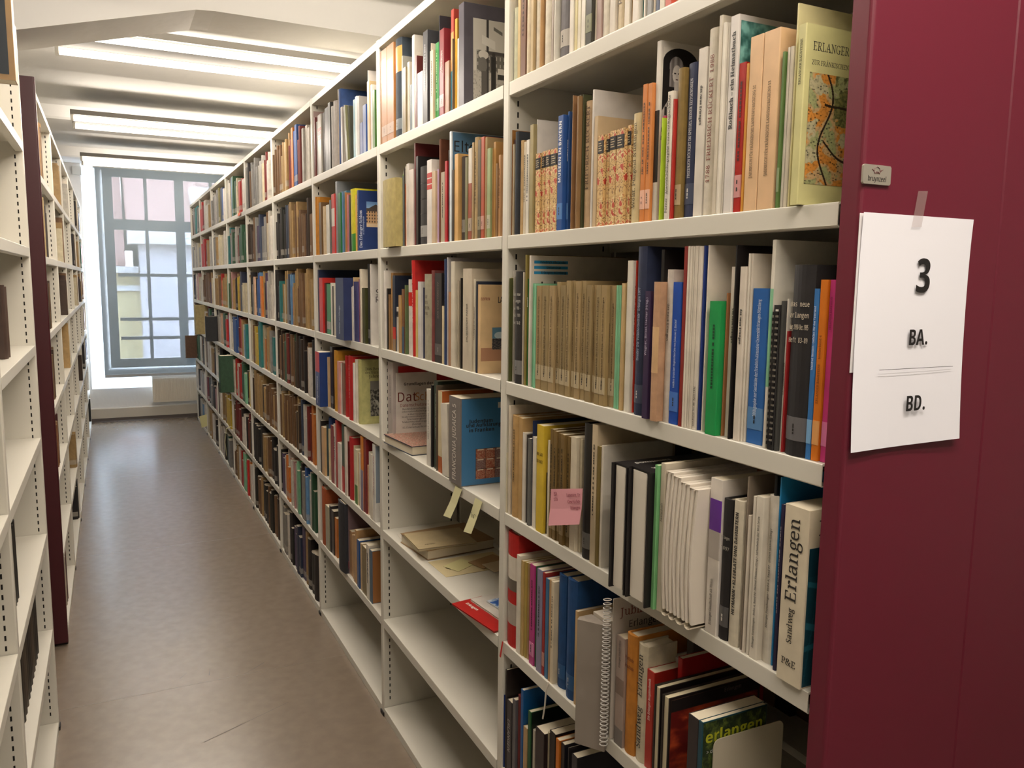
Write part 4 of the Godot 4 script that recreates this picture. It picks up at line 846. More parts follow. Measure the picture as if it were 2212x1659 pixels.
func end_panel(root: Node3D, z0: float, z1: float, x0: float, seam: float, x1: float, top: float, paint_of: Material) -> void:
	var st := new_st()
	var c := 0.006
	var sg: float = sign(z1 - z0)
	var poly := PackedVector2Array([Vector2(x0, z0)])
	for i in 6:
		var a := PI - PI * 0.5 * i / 5.0
		poly.append(Vector2(x0 + c + c * cos(a), z1 - sg * (c - c * sin(a))))
	poly.append(Vector2(seam - 0.0025, z1)); poly.append(Vector2(seam - 0.0005, z1 - 0.003 * sg)); poly.append(Vector2(seam - 0.0005, z0))
	prism(st, poly, Vector3(0, 0.016, 0), Vector3.RIGHT, Vector3.BACK, Vector3(0, top - 0.016, 0))
	obj("end_panel", st, paint_of, root)
	st = new_st()
	prism(st, PackedVector2Array([Vector2(seam + 0.0005, z0), Vector2(seam + 0.0005, z1 - 0.003 * sg), Vector2(seam + 0.0025, z1), Vector2(x1, z1), Vector2(x1, z0)]), Vector3(0, 0.016, 0), Vector3.RIGHT, Vector3.BACK, Vector3(0, top - 0.016, 0))
	obj("end_panel", st, paint_of, root)

# ------------------------------------------------------------------ lamps
func lamp(label: String, z: float, x0: float, x1: float, y: float, output: float) -> void:
	var root := thing("ceiling_lamp", label, "lamp", Vector3(0, 0, z), "twin tube ceiling lamps")
	var st := new_st()
	box(st, Vector3(x0, y + 0.022, -0.195), Vector3(x1, y + 0.055, 0.195), 0.004)
	obj("housing", st, plain("7a766f", 0.5), root)
	var glow := StandardMaterial3D.new()
	glow.albedo_color = Color("f4f0e6"); glow.emission_enabled = true
	glow.emission = LAMP_COLOR; glow.emission_energy_multiplier = TUBE_GLOW
	for dz in [-0.165, 0.165]:
		st = new_st()
		tube(st, [Vector3(x0 + 0.02, y, dz), Vector3(x1 - 0.02, y, dz)], 0.018, 12)
		obj("tube", st, glow, root)
		st = new_st()
		box(st, Vector3(x0 + 0.002, y - 0.02, dz - 0.02), Vector3(x0 + 0.02, y + 0.022, dz + 0.02), 0.003)
		obj("end_cap", st, plain("dcd9d0", 0.5), root)
		st = new_st()
		box(st, Vector3(x1 - 0.02, y - 0.02, dz - 0.02), Vector3(x1 - 0.002, y + 0.022, dz + 0.02), 0.003)
		obj("end_cap", st, plain("dcd9d0", 0.5), root)
		# the tube shines downwards and out to its open side
		for side in [-1.0, 0.0 if dz < 0.0 else 2.0]:
			var a := AreaLight3D.new()
			a.area_size = Vector2(x1 - x0 - 0.06, 0.036)
			a.light_color = LAMP_COLOR; a.light_energy = LAMP_ENERGY * output * (1.0 if side < 0.0 else 0.85)
			a.area_range = 14.0; a.area_attenuation = 2.0; a.shadow_enabled = true
			a.name = "tube_light"
			a.position = Vector3((x0 + x1) * 0.5, y + sin(side * PI * 0.5) * 0.022, dz - cos(side * PI * 0.5) * 0.022)
			a.rotation.x = side * PI * 0.5
			root.add_child(a, true)

func _ready() -> void:
	rng.seed = 20240
	# ---- camera
	var cam := Camera3D.new()
	cam.name = "camera"
	cam.fov = 50.9
	cam.near = 0.05; cam.far = 200.0
	cam.transform = Transform3D(Basis(Vector3(0.89575, 0.0120, 0.44439), Vector3(0.04534, 0.99196, -0.11818), Vector3(-0.44224, 0.12601, 0.88800)).orthonormalized(), Vector3(-0.845, 1.608, 0.730))
	add_child(cam)
	# ---- sky and exposure
	var env := Environment.new()
	var sky := Sky.new()
	var sm := ProceduralSkyMaterial.new()
	sm.sky_top_color = Color(0.72, 0.80, 0.90); sm.sky_horizon_color = Color(0.86, 0.90, 0.94)
	sm.ground_bottom_color = Color(0.35, 0.35, 0.35); sm.ground_horizon_color = Color(0.6, 0.62, 0.64)
	sm.energy_multiplier = SKY_ENERGY
	sky.sky_material = sm
	env.background_mode = Environment.BG_SKY; env.sky = sky
	env.ambient_light_source = Environment.AMBIENT_SOURCE_DISABLED
	env.tonemap_mode = Environment.TONE_MAPPER_LINEAR; env.tonemap_exposure = 1.0
	env.sdfgi_enabled = true; env.ssao_enabled = true; env.ssil_enabled = true
	var we := WorldEnvironment.new(); we.environment = env; we.name = "world"; add_child(we)

	white_paint = metal_paint("d6d2c6", 0.38)
	plum = metal_paint("681b2e", 0.42)
	build_room()
	build_window()
	build_shelves()
	for z in [[-3.78, "first bright twin tube lamp beyond the ceiling lintel", 0.9], [-6.0, "middle twin tube lamp hanging over the aisle", 0.65], [-8.18, "farthest twin tube lamp in front of the window", 0.35], [-1.5, "twin tube lamp above the nearest bays, out of view", 1.0], [0.75, "twin tube lamp above the camera, out of view", 1.1]]:
		lamp(z[1], z[0], -1.03, 0.47, 2.70, z[2])
	build_books()
	build_items()

# ------------------------------------------------------------------ room
func build_room() -> void:
	var st := new_st()
	box(st, Vector3(-3.6, -0.2, -9.75), Vector3(3.0, 0.0, 3.2))
	var fm := StandardMaterial3D.new()
	fm.albedo_color = Color("857768"); fm.roughness = 0.27
	fm.albedo_texture = noise_tex("lino", 0.03, 0.93, 1.0, 5, 512)
	fm.roughness = 0.26; fm.metallic_specular = 0.6
	fm.uv1_triplanar = true; fm.uv1_world_triplanar = true; fm.uv1_scale = Vector3.ONE * 0.9
	var fl := struct("floor", st, fm)
	for z in [-2.55, -4.4, -6.4]:
		st = new_st()
		box(st, Vector3(-1.08, 0.0, z), Vector3(0.0, 0.0002, z + 0.002))
		obj("seam", st, plain("74675a", 0.35), fl)
	st = new_st()
	for s in [[-0.66, -2.62, -0.63, -2.66], [-0.55, -2.60, -0.54, -2.66], [-0.33, -2.62, -0.42, -2.55], [-0.50, -4.62, -0.48, -4.70], [-0.3, -1.55, -0.25, -1.4], [-0.62, -2.1, -0.30, -2.25]]:
		var a := Vector3(s[0], 0.0004, s[1]); var b := Vector3(s[2], 0.0004, s[3])
		var q := (b - a).cross(Vector3.UP).normalized() * 0.0015
		quad(st, a - q, b - q * 0.4, b + q * 0.4, a + q, Vector3.UP)
	obj("scuff", st, plain("4a4038", 0.6), fl)

	var wallm := StandardMaterial3D.new()
	wallm.albedo_color = Color("e6e5e2"); wallm.roughness = 0.85
	wallm.normal_enabled = true; wallm.normal_texture = bump("plaster", 0.03, 1.5); wallm.normal_scale = 0.25
	wallm.uv1_triplanar = true; wallm.uv1_scale = Vector3.ONE * 1.2
	mats["wall"] = wallm
	st = new_st(); box(st, Vector3(-3.8, -0.2, -9.75), Vector3(-3.6, 3.3, 3.2)); struct("wall_left", st, wallm)
	st = new_st(); box(st, Vector3(3.0, -0.2, -9.75), Vector3(3.2, 3.3, 3.2)); struct("wall_right", st, wallm)
	st = new_st(); box(st, Vector3(-3.8, -0.2, 3.2), Vector3(3.2, 3.3, 3.4)); struct("wall_near", st, wallm)
	# ceiling: a slab with cross beams that carry the lamps
	st = new_st(); box(st, Vector3(-3.8, 2.90, -9.75), Vector3(3.2, 3.1, 3.4))
	struct("ceiling", st, wallm)
	var k := 1
	for z in [[-4.28, -4.9], [-6.50, -7.15], [-8.70, -9.25], [-2.0, -2.6], [0.25, -0.4]]:
		st = new_st()
		prism(st, PackedVector2Array([Vector2(z[0], 2.90), Vector2(z[0] - 0.01, 2.815), Vector2(z[0] - 0.025, 2.80), Vector2(z[1] + 0.06, 2.80), Vector2(z[1], 2.84), Vector2(z[1], 2.90)]), Vector3(-3.6, 0, 0), Vector3.BACK, Vector3.UP, Vector3(6.6, 0, 0))
		struct("trim_%d" % k, st, wallm); k += 1
	# lintel: soffit level on the right, falling away on the left
	st = new_st()
	prism(st, PackedVector2Array([Vector2(-3.6, 2.42), Vector2(-1.9, 2.42), Vector2(-1.15, 2.515), Vector2(-0.475, 2.694), Vector2(-0.40, 2.699), Vector2(3.0, 2.69), Vector2(3.0, 2.90), Vector2(-3.6, 2.90)]), Vector3(0, 0, -3.26), Vector3.RIGHT, Vector3.UP, Vector3(0, 0, 0.31))
	struct("trim_%d" % k, st, wallm)
	# wall at the far end with a splayed window recess
	var zi := -9.25; var zo := -9.75
	var wx0 := -1.06; var wx1 := 1.14; var wy0 := 0.37; var wy1 := 2.84
	var ox0 := -0.86; var ox1 := 0.92; var oy0 := 0.56; var oy1 := 2.80
	st = new_st()
	var O := [Vector3(wx0, wy0, zi), Vector3(wx1, wy0, zi), Vector3(wx1, wy1, zi), Vector3(wx0, wy1, zi)]
	var I := [Vector3(ox0, oy0, zo), Vector3(ox1, oy0, zo), Vector3(ox1, oy1, zo), Vector3(ox0, oy1, zo)]
	var N := [Vector3.UP, Vector3.LEFT, Vector3.DOWN, Vector3.RIGHT]
	for i in 4:
		var a: Vector3 = O[i]; var b: Vector3 = O[(i + 1) % 4]; var c: Vector3 = I[(i + 1) % 4]; var d: Vector3 = I[i]
		var nn := (b - a).cross(d - a).normalized()
		if nn.dot(N[i]) < 0: nn = -nn
		quad(st, a, b, c, d, nn)
	for zz in [[zi, 1.0, wx0, wx1, wy0, wy1], [zo, -1.0, ox0, ox1, oy0, oy1]]:
		var z: float = zz[0]; var n := Vector3(0, 0, zz[1])
		for r in [[-3.8, -0.2, 3.2, zz[4]], [-3.8, zz[5], 3.2, 3.1], [-3.8, zz[4], zz[2], zz[5]], [zz[3], zz[4], 3.2, zz[5]]]:
			quad(st, Vector3(r[0], r[1], z), Vector3(r[2], r[1], z), Vector3(r[2], r[3], z), Vector3(r[0], r[3], z), n)
	struct("wall_back", st, wallm)
	st = new_st()
	prism(st, PackedVector2Array([Vector2(0, 0.0), Vector2(0.03, 0.0), Vector2(0.03, 0.145), Vector2(0.02, 0.155), Vector2(0, 0.155)]), Vector3(-3.6, 0, zi), Vector3.BACK, Vector3.UP, Vector3(6.6, 0, 0))
	struct("trim_9", st, plain("c4bcae", 0.6))
	st = new_st()
	prism(st, PackedVector2Array([Vector2(0.03, 0.0005), Vector2(0.05, 0.0005), Vector2(0.038, 0.012), Vector2(0.035, 0.042), Vector2(0.03, 0.042)]), Vector3(-3.6, 0, zi), Vector3.BACK, Vector3.UP, Vector3(6.6, 0, 0))
	struct("baseboard_back", st, plain("4c423c", 0.5))

func build_window() -> void:
	var root := Node3D.new(); root.name = "window_1"; add_child(root); root.set_meta("kind", "structure")
	root.position = Vector3(0, 0, -9.67)
	var white := plain("d4d8d8", 0.4)
	var x0 := -0.86; var x1 := 0.92; var y0 := 0.56; var y1 := 2.80
	var bars := [["frame", x0, y0, x0 + 0.10, y1, 0.06], ["frame", x1 - 0.10, y0, x1, y1, 0.06], ["frame", x0 + 0.1, y0, x1 - 0.1, y0 + 0.10, 0.06], ["frame", x0 + 0.1, y1 - 0.07, x1 - 0.1, y1, 0.06], ["transom", x0 + 0.1, 2.14, x1 - 0.1, 2.26, 0.075]]
	var gx := [x0 + 0.10, -0.42, -0.06, 0.29, x1 - 0.10]
	for i in range(1, 4): bars.append(["glazing_bar", gx[i] - (0.018 if i != 2 else 0.05), y0 + 0.1, gx[i] + (0.018 if i != 2 else 0.05), 2.14, 0.045])
	for i in range(1, 4): bars.append(["glazing_bar", gx[i] - (0.018 if i != 2 else 0.05), 2.26, gx[i] + (0.018 if i != 2 else 0.05), y1 - 0.07, 0.045])
	var gy := [y0 + 0.10, 0.90, 1.12, 1.63, 2.14]
	for j in range(1, 4):
		for i in 4: bars.append(["glazing_bar", gx[i] + 0.019, gy[j] - 0.018, gx[i + 1] - 0.019, gy[j] + 0.018, 0.040])
	for b in bars:
		var st := new_st()
		box(st, Vector3(b[1], b[2], -b[5] * 0.5), Vector3(b[3], b[4], b[5] * 0.5), 0.004)
		obj(b[0], st, white, root)
	var glass := StandardMaterial3D.new()
	glass.albedo_color = Color(0.9, 0.95, 0.95, 0.06); glass.transparency = BaseMaterial3D.TRANSPARENCY_ALPHA; glass.roughness = 0.02
	for i in 4:
		for j in 5:
			var ya: float = gy[j] if j < 4 else 2.26
			var yb: float = gy[j + 1] if j < 4 else y1 - 0.07
			var st := new_st()
			box(st, Vector3(gx[i] + 0.012, ya + 0.012, -0.003), Vector3(gx[i + 1] - 0.012, yb - 0.012, 0.003))
			obj("pane", st, glass, root)
	# roller blind of screen fabric
	var bl := thing("roller_blind", "pale grey translucent roller blind drawn over the window", "blind", Vector3(0, 0, -9.13))
	var fab := StandardMaterial3D.new()
	fab.albedo_color = Color(0.56, 0.61, 0.64, 0.957); fab.transparency = BaseMaterial3D.TRANSPARENCY_ALPHA
	fab.roughness = 0.9; fab.backlight = Color(0.10, 0.10, 0.10)
	var st := new_st()
	quad(st, Vector3(-0.925, 0.535, 0), Vector3(0.98, 0.535, 0), Vector3(0.98, 2.765, 0), Vector3(-0.925, 2.765, 0), Vector3.BACK)
	obj("fabric", st, fab, bl)
	st = new_st(); box(st, Vector3(-0.925, 0.505, -0.008), Vector3(0.98, 0.535, 0.008), 0.003); obj("bottom_bar", st, plain("aeb2b4", 0.5), bl)
	st = new_st(); tube(st, [Vector3(-0.94, 2.775, -0.02), Vector3(0.99, 2.775, -0.02)], 0.024, 10); obj("roller", st, plain("c0c2c2", 0.5), bl)
	# house across the street
	var h := thing("neighbour_house", "pale house with reddish tiled roof seen through the blind", "building", Vector3(0, -4.0, -16))
	st = new_st(); box(st, Vector3(-9, 0, -4.0), Vector3(-0.32, 5.75, 0.0)); obj("yellow_wall", st, plain("d6c99c", 0.9), h)
	st = new_st(); box(st, Vector3(-0.32, 0, -4.0), Vector3(6.0, 6.2, 0.5)); obj("white_wall", st, plain("d2d0d6", 0.9), h)
	st = new_st(); box(st, Vector3(-0.50, 6.2, -4.0), Vector3(6.2, 6.42, 0.75)); obj("cornice", st, plain("e0e2e4", 0.8), h)
	st = new_st(); box(st, Vector3(-9, 5.35, 0.0), Vector3(-0.32, 5.45, 0.08)); obj("string_course", st, plain("e0e2e4", 0.8), h)
	st = new_st(); box(st, Vector3(-9, 5.68, 0.0), Vector3(-0.34, 5.80, 0.30)); obj("eaves", st, plain("d8d8da", 0.8), h)
	st = new_st()
	prism(st, PackedVector2Array([Vector2(0.3, 5.81), Vector2(0.3, 5.9), Vector2(-4.0, 9.4), Vector2(-4.0, 5.81)]), Vector3(-9, 0, 0), Vector3.BACK, Vector3.UP, Vector3(8.45, 0, 0))
	obj("roof", st, plain("a8857c", 0.9), h)
	st = new_st()
	prism(st, PackedVector2Array([Vector2(0.7, 6.43), Vector2(-4.0, 9.9), Vector2(-4.0, 6.43)]), Vector3(-0.5, 0, 0), Vector3.BACK, Vector3.UP, Vector3(6.7, 0, 0))
	obj("roof", st, plain("a8857c", 0.9), h)
	st = new_st(); box(st, Vector3(0.62, 6.75, -1.0), Vector3(1.3, 7.3, 0.15)); obj("dormer", st, plain("dfe0e2", 0.8), h)
	# radiator
	var r := thing("radiator", "white panel radiator below the blind at the far wall", "radiator", Vector3(0, 0, -9.25))
	var cream := plain("d8cfbe", 0.45)
	st = new_st(); box(st, Vector3(-0.455, 0.20, 0.03), Vector3(0.72, 0.50, 0.09), 0.006); obj("body", st, cream, r)
	var x := -0.43
	while x < 0.70:
		st = new_st(); box(st, Vector3(x, 0.225, 0.09), Vector3(x + 0.020, 0.47, 0.097), 0.005); obj("rib", st, cream, r)
		x += 0.033
	st = new_st()
	box(st, Vector3(-0.46, 0.497, 0.025), Vector3(0.725, 0.507, 0.095), 0.003); obj("top_grille", st, plain("cfc6b6", 0.45), r)
	st = new_st(); box(st, Vector3(-0.40, 0.28, 0.0), Vector3(-0.37, 0.42, 0.03)); box(st, Vector3(0.6, 0.28, 0.0), Vector3(0.63, 0.42, 0.03)); obj("bracket", st, cream, r)
	# cable duct and box high on the far wall
	var c := thing("cable_duct", "white cable duct with a junction box high on the far wall", "duct", Vector3(0, 0, -9.25))
	st = new_st(); box(st, Vector3(-1.9, 2.80, 0.0), Vector3(-0.98, 2.825, 0.02)); obj("duct", st, plain("dcdcd6", 0.5), c)
	st = new_st(); box(st, Vector3(-1.14, 2.68, 0.0), Vector3(-1.05, 2.77, 0.03), 0.004); obj("junction_box", st, plain("d4d4ce", 0.5), c)

# ------------------------------------------------------------------ shelving rows
func build_shelves() -> void:
	var lv := LEVEL.values()
	var row := shelving_row("long white metal shelving row with plum end panel on the right", Vector3.ZERO, 0.0, 9, 0.0, lv, TOP)
	end_panel(row, -0.019, 0.0115, -0.010, 0.266, 0.62, TOP, plum)
	var badge := MeshInstance3D.new()
	var st := new_st()
	prism(st, rect(-0.0125, 1.7325, 0.0365, 1.7560, 0.002), Vector3(0, 0, 0.0117), Vector3.RIGHT, Vector3.UP, Vector3(0, 0, 0.003))
	badge = obj("badge", st, plain("c2bcae", 0.3, 0.6), row)
	lettering(badge, "bruynzeel", plain("2c2826", 0.4), Vector3(0.0120, 1.7387, 0.0149), Vector3.RIGHT, Vector3.UP, 0.0088, 0.040, font(false, false), "lettering", 0.85)
	st = new_st()
	tube(st, [Vector3(0.0020, 1.7502, 0.0150), Vector3(0.0060, 1.7487, 0.0150), Vector3(0.0065, 1.7517, 0.0150), Vector3(0.0110, 1.7537, 0.0150), Vector3(0.0155, 1.7517, 0.0150), Vector3(0.0160, 1.7487, 0.0150), Vector3(0.0210, 1.7507, 0.0150)], 0.0004, 5)
	tube(st, [Vector3(0.0070, 1.7452, 0.0150), Vector3(0.0090, 1.7477, 0.0150), Vector3(0.0130, 1.7477, 0.0150), Vector3(0.0160, 1.7452, 0.0150)], 0.0004, 5)
	tube(st, [Vector3(0.0040, 1.7497, 0.0150), Vector3(0.0070, 1.7462, 0.0150), Vector3(0.0150, 1.7462, 0.0150), Vector3(0.0190, 1.7497, 0.0150)], 0.0004, 5)
	obj("emblem", st, plain("6a3c3c", 0.4), badge)
	var left := shelving_row("white shelving row with plum end panel on the left", Vector3(-1.08, 0, -9.2), PI, 6, 0.0, [2.03, 1.69, 1.365, 1.035, 0.714, 0.376, 0.031], 2.365)
	end_panel(left, -6.034, -6.058, -0.006, 0.25, 0.62, 2.40, metal_paint("431019", 0.42))  # same plum as the right panel, darkened: its shade is put into the colour
	shelving_row("white shelving block at the left picture edge", Vector3(-1.075, 0, -2.43), PI, 4, 0.0, [2.04, 1.70, 1.376, 1.062, 0.725, 0.378, 0.031], 2.40)

# ------------------------------------------------------------------ books
func ordinal(n: int) -> String:
	var s := "th"
	if n % 100 < 11 or n % 100 > 13: s = {1: "st", 2: "nd", 3: "rd"}.get(n % 10, "th")
	return "%d%s" % [n, s]

func build_books() -> void:
	var count := {}
	for i in BOOKS.size():
		var q: Array = BOOKS[i]
		var e: Dictionary = EXTRA.get(i, {})
		var key := "%d%s" % [q[0], q[1]]
		count[key] = count.get(key, 0) + 1
		var w: float = q[3] * 0.001 - 0.0007
		var kind: String = q[8]
		var label: String = e.get("lx", "%s %s, %s from the left on the %s shelf of the %s bay" % [q[11], "hardcover" if kind == "h" else ("thin booklet" if w < 0.009 else "paperback"), ordinal(count[key]), SHELF_WORD[q[1]], BAY_WORD[q[0]]])
		var b := make_book(label, "books on the %s shelf of the %s bay" % [SHELF_WORD[q[1]], BAY_WORD[q[0]]], w, q[4] * 0.001, q[6] * 0.001, q[7], kind, q[9], e)
		b.position = Vector3(q[5] * 0.001, LEVEL[q[1]] + 0.0004, q[2] * 0.001 + q[3] * 0.0005)
		if q[10] != 0:
			b.rotation.x = deg_to_rad(-q[10])
			b.position.y += abs(sin(deg_to_rad(q[10]))) * w * 0.5
	far_books()

func add_far(st: SurfaceTool, xf: Transform3D, w: float, h: float, d: float, hex: String) -> void:
	var c := Color(hex).srgb_to_linear()
	var old := ["7a5a3c", "44342a", "b0905f", "2a2726", "7c2a26"].has(hex)
	c = c * rng.randf_range(0.75, 1.1)
	var sp := PackedVector2Array()
	var bl := 0.12 * w if old else 0.0
	for t in [-1.0, -0.5, 0.0, 0.5, 1.0]: sp.append(Vector2(bl * t * t, t * w * 0.5))
	var ring := PackedVector2Array(sp); ring.append(Vector2(d, w * 0.5)); ring.append(Vector2(d, -w * 0.5))
	var lab := rng.randf() < 0.4
	var cuts := [0.0, 0.02, 0.05, h] if lab else [0.0, h]
	for k in range(1, cuts.size()):
		st.set_color(c if k != 2 or not lab else c.lerp(Color(0.5, 0.46, 0.4), 0.55))
		for i in ring.size():
			var p := ring[i]; var q := ring[(i + 1) % ring.size()]
			var nn := Vector3(-(p.y - q.y), 0, p.x - q.x).normalized()
			var mid := (p + q) * 0.5
			if nn.dot(Vector3(mid.x - d * 0.5, 0, mid.y)) < 0: nn = -nn
			quad(st, xf * Vector3(p.x, cuts[k - 1], p.y), xf * Vector3(q.x, cuts[k - 1], q.y), xf * Vector3(q.x, cuts[k], q.y), xf * Vector3(p.x, cuts[k], p.y), xf.basis * nn)
	st.set_color(Color(0.5, 0.43, 0.32))
	for i in range(1, ring.size() - 1):
		face(st, xf * Vector3(ring[0].x, h, ring[0].y), xf * Vector3(ring[i].x, h, ring[i].y), xf * Vector3(ring[i + 1].x, h, ring[i + 1].y), xf.basis.y)

func run_of(st: SurfaceTool, base: Transform3D, z0: float, z1: float, y: float, letters: String, room: float) -> void:
	var items := []
	var total := 0.0
	for ch in letters:
		for r in (2 if rng.randf() < 0.55 else 1):
			var w := rng.randf_range(0.012, 0.038)
			items.append([w, clampf(rng.randf_range(0.19, 0.29), 0.1, room), TINT[ch]]); total += w
	var k := (z1 - z0) / total
	var z := z0
	for it in items:
		var w: float = it[0] * k
		add_far(st, base * Transform3D(Basis(), Vector3(rng.randf_range(0.0, 0.014), y + 0.0005, z + w * 0.5)), w - 0.0008, it[1], rng.randf_range(0.14, 0.2), it[2])
		z += w

func far_books() -> void:
	var st := new_st()
	for key in FAR:
		var bay := int(key.substr(0, 1))
		var lev: String = key.substr(1, 1)
		var gap: float = {"6E": 0.105, "7D": 0.095, "8D": 0.09, "9E": 0.065}.get(key, 0.0)
		run_of(st, Transform3D(), -bay + 0.004 + gap, -bay + 1 - 0.05 - rng.randf() * 0.1, LEVEL[lev], FAR[key], 0.30)
	# the rows that stand on the other side of the same unit, spines to the next aisle
	var rear := Transform3D(Basis(Vector3.UP, PI), Vector3(0.582, 0, 0))
	for bay in range(1, 10):
		for lev in LEVEL:
			if ["2E", "2F", "2G", "3G"].has("%d%s" % [bay, lev]): continue
			run_of(st, rear, bay - 0.95, bay - 0.02 - rng.randf() * 0.2, LEVEL[lev], "bdtkbdRbktbnGbdtb", 0.28)
	# left row, seen at a glancing angle: sparse old volumes (world z runs the other way in its frame)
	var lf := Transform3D(Basis(Vector3.UP, PI), Vector3(-1.08, 0, -9.2))
	var lv := [2.03, 1.69, 1.365, 1.035, 0.714, 0.376, 0.031]
	var runs := {1: ["tRtw", "ctb", "db", "tcb", "", "t", "k"], 2: ["ew", "", "", "", "", "", ""], 3: ["", "kGbt", "ctbt", "", "d", "", ""], 4: ["ktw", "tpc", "dtt", "", "k", "", ""], 5: ["kew", "Gbp", "btc", "b", "kd", "w", "k"]}
	for bay in runs:
		for j in 7:
			if runs[bay][j] != "": run_of(st, lf, bay - 5.04 - 0.045 * runs[bay][j].length(), bay - 5.04, lv[j], runs[bay][j], 0.28)
	var m := StandardMaterial3D.new()
	m.vertex_color_use_as_albedo = true; m.roughness = 0.55
	m.albedo_texture = noise_tex("wear", 0.02, 0.86, 1.0, 5); m.uv1_triplanar = true; m.uv1_scale = Vector3.ONE * 5.0
	var o := obj("distant_books", st, m)
	o.set_meta("kind", "stuff")
	tag(o, "rows of distant books filling the far bays of the shelves", "books")
	# the nearer volumes of the left row
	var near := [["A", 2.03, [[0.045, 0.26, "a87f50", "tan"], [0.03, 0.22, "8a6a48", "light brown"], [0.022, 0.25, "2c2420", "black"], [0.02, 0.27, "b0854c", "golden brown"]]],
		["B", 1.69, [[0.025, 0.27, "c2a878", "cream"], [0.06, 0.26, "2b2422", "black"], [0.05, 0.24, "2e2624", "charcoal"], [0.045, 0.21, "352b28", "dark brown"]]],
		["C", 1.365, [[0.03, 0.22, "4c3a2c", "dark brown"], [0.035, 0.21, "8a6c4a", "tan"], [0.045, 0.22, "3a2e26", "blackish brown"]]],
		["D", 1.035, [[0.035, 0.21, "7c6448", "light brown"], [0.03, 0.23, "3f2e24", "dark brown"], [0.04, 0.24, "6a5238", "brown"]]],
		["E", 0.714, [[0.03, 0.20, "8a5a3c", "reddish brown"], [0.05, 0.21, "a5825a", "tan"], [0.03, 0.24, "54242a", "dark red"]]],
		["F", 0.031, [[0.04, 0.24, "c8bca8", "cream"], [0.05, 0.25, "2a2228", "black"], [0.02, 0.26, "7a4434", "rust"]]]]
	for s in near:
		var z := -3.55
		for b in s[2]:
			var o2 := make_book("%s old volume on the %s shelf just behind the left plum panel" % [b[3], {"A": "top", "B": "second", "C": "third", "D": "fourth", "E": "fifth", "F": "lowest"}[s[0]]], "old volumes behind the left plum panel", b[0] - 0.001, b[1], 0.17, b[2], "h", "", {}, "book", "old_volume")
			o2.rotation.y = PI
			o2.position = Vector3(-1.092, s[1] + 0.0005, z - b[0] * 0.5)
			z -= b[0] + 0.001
	# left block at the picture edge
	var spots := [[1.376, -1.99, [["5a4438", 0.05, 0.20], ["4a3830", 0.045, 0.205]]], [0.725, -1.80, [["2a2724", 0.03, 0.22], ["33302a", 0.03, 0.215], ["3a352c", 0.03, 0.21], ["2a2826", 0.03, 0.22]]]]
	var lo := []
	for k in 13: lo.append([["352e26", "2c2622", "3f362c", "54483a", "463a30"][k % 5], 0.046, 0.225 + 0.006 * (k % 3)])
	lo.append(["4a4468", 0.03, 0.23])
	spots.append([0.378, -2.24, lo])
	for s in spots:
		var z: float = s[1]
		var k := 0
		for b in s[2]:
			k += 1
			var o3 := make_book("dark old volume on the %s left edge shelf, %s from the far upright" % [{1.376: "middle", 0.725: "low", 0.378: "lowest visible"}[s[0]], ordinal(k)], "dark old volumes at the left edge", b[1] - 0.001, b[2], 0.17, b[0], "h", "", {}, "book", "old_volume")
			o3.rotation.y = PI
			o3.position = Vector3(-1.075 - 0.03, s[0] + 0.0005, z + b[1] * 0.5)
			z += b[1]
	var big := make_book("large dark folio with tan spine standing out at top left", "", 0.05, 0.33, 0.25, "9a7a50", "p", "", {})
	big.rotation.y = PI
	big.position = Vector3(-1.010, 2.0404, -1.472)
	plate("cover_cloth", big, Vector3(0.012, 0.012, -0.0252), Vector3(0, 0.306, 0), Vector3(0.236, 0, 0), 0.0006, plain("1d2730", 0.5))

# ------------------------------------------------------------------ loose things
func sheet(called: String, label: String, category: String, pts: Array, hex: String, group := "") -> MeshInstance3D:
	# a thin bent sheet given as rows of two points
	var st := new_st()
	for i in range(1, pts.size()):
		var a: Vector3 = pts[i - 1][0]; var b: Vector3 = pts[i - 1][1]; var c: Vector3 = pts[i][1]; var d: Vector3 = pts[i][0]
		var n := (b - a).cross(d - a).normalized()
		quad(st, a, b, c, d, n)
		quad(st, a - n * 0.0004, b - n * 0.0004, c - n * 0.0004, d - n * 0.0004, -n)
	var o := obj(called, st, plain(hex, 0.7))
	tag(o, label, category, group)
	return o

func flat_book(called: String, label: String, category: String, corner: Vector3, turn: float, lx: float, lz: float, t: float, hex: String, pages := true) -> Node3D:
	var root := thing(called, label, category, corner)
	root.rotation.y = turn
	var st := new_st()
	var cth: float = min(0.002, t * 0.25)
	box(st, Vector3(0, t - cth, 0), Vector3(lx, t, lz), 0.001)
	box(st, Vector3(0, 0, 0), Vector3(lx, cth, lz), 0.001)
	obj("cover", st, cloth(hex, "p"), root)
	st = new_st()
	box(st, Vector3(0.003, cth, 0.003), Vector3(lx - 0.003, t - cth, lz - 0.003))
	obj("page_block", st, plain("d8ccb4", 0.8), root)
	return root

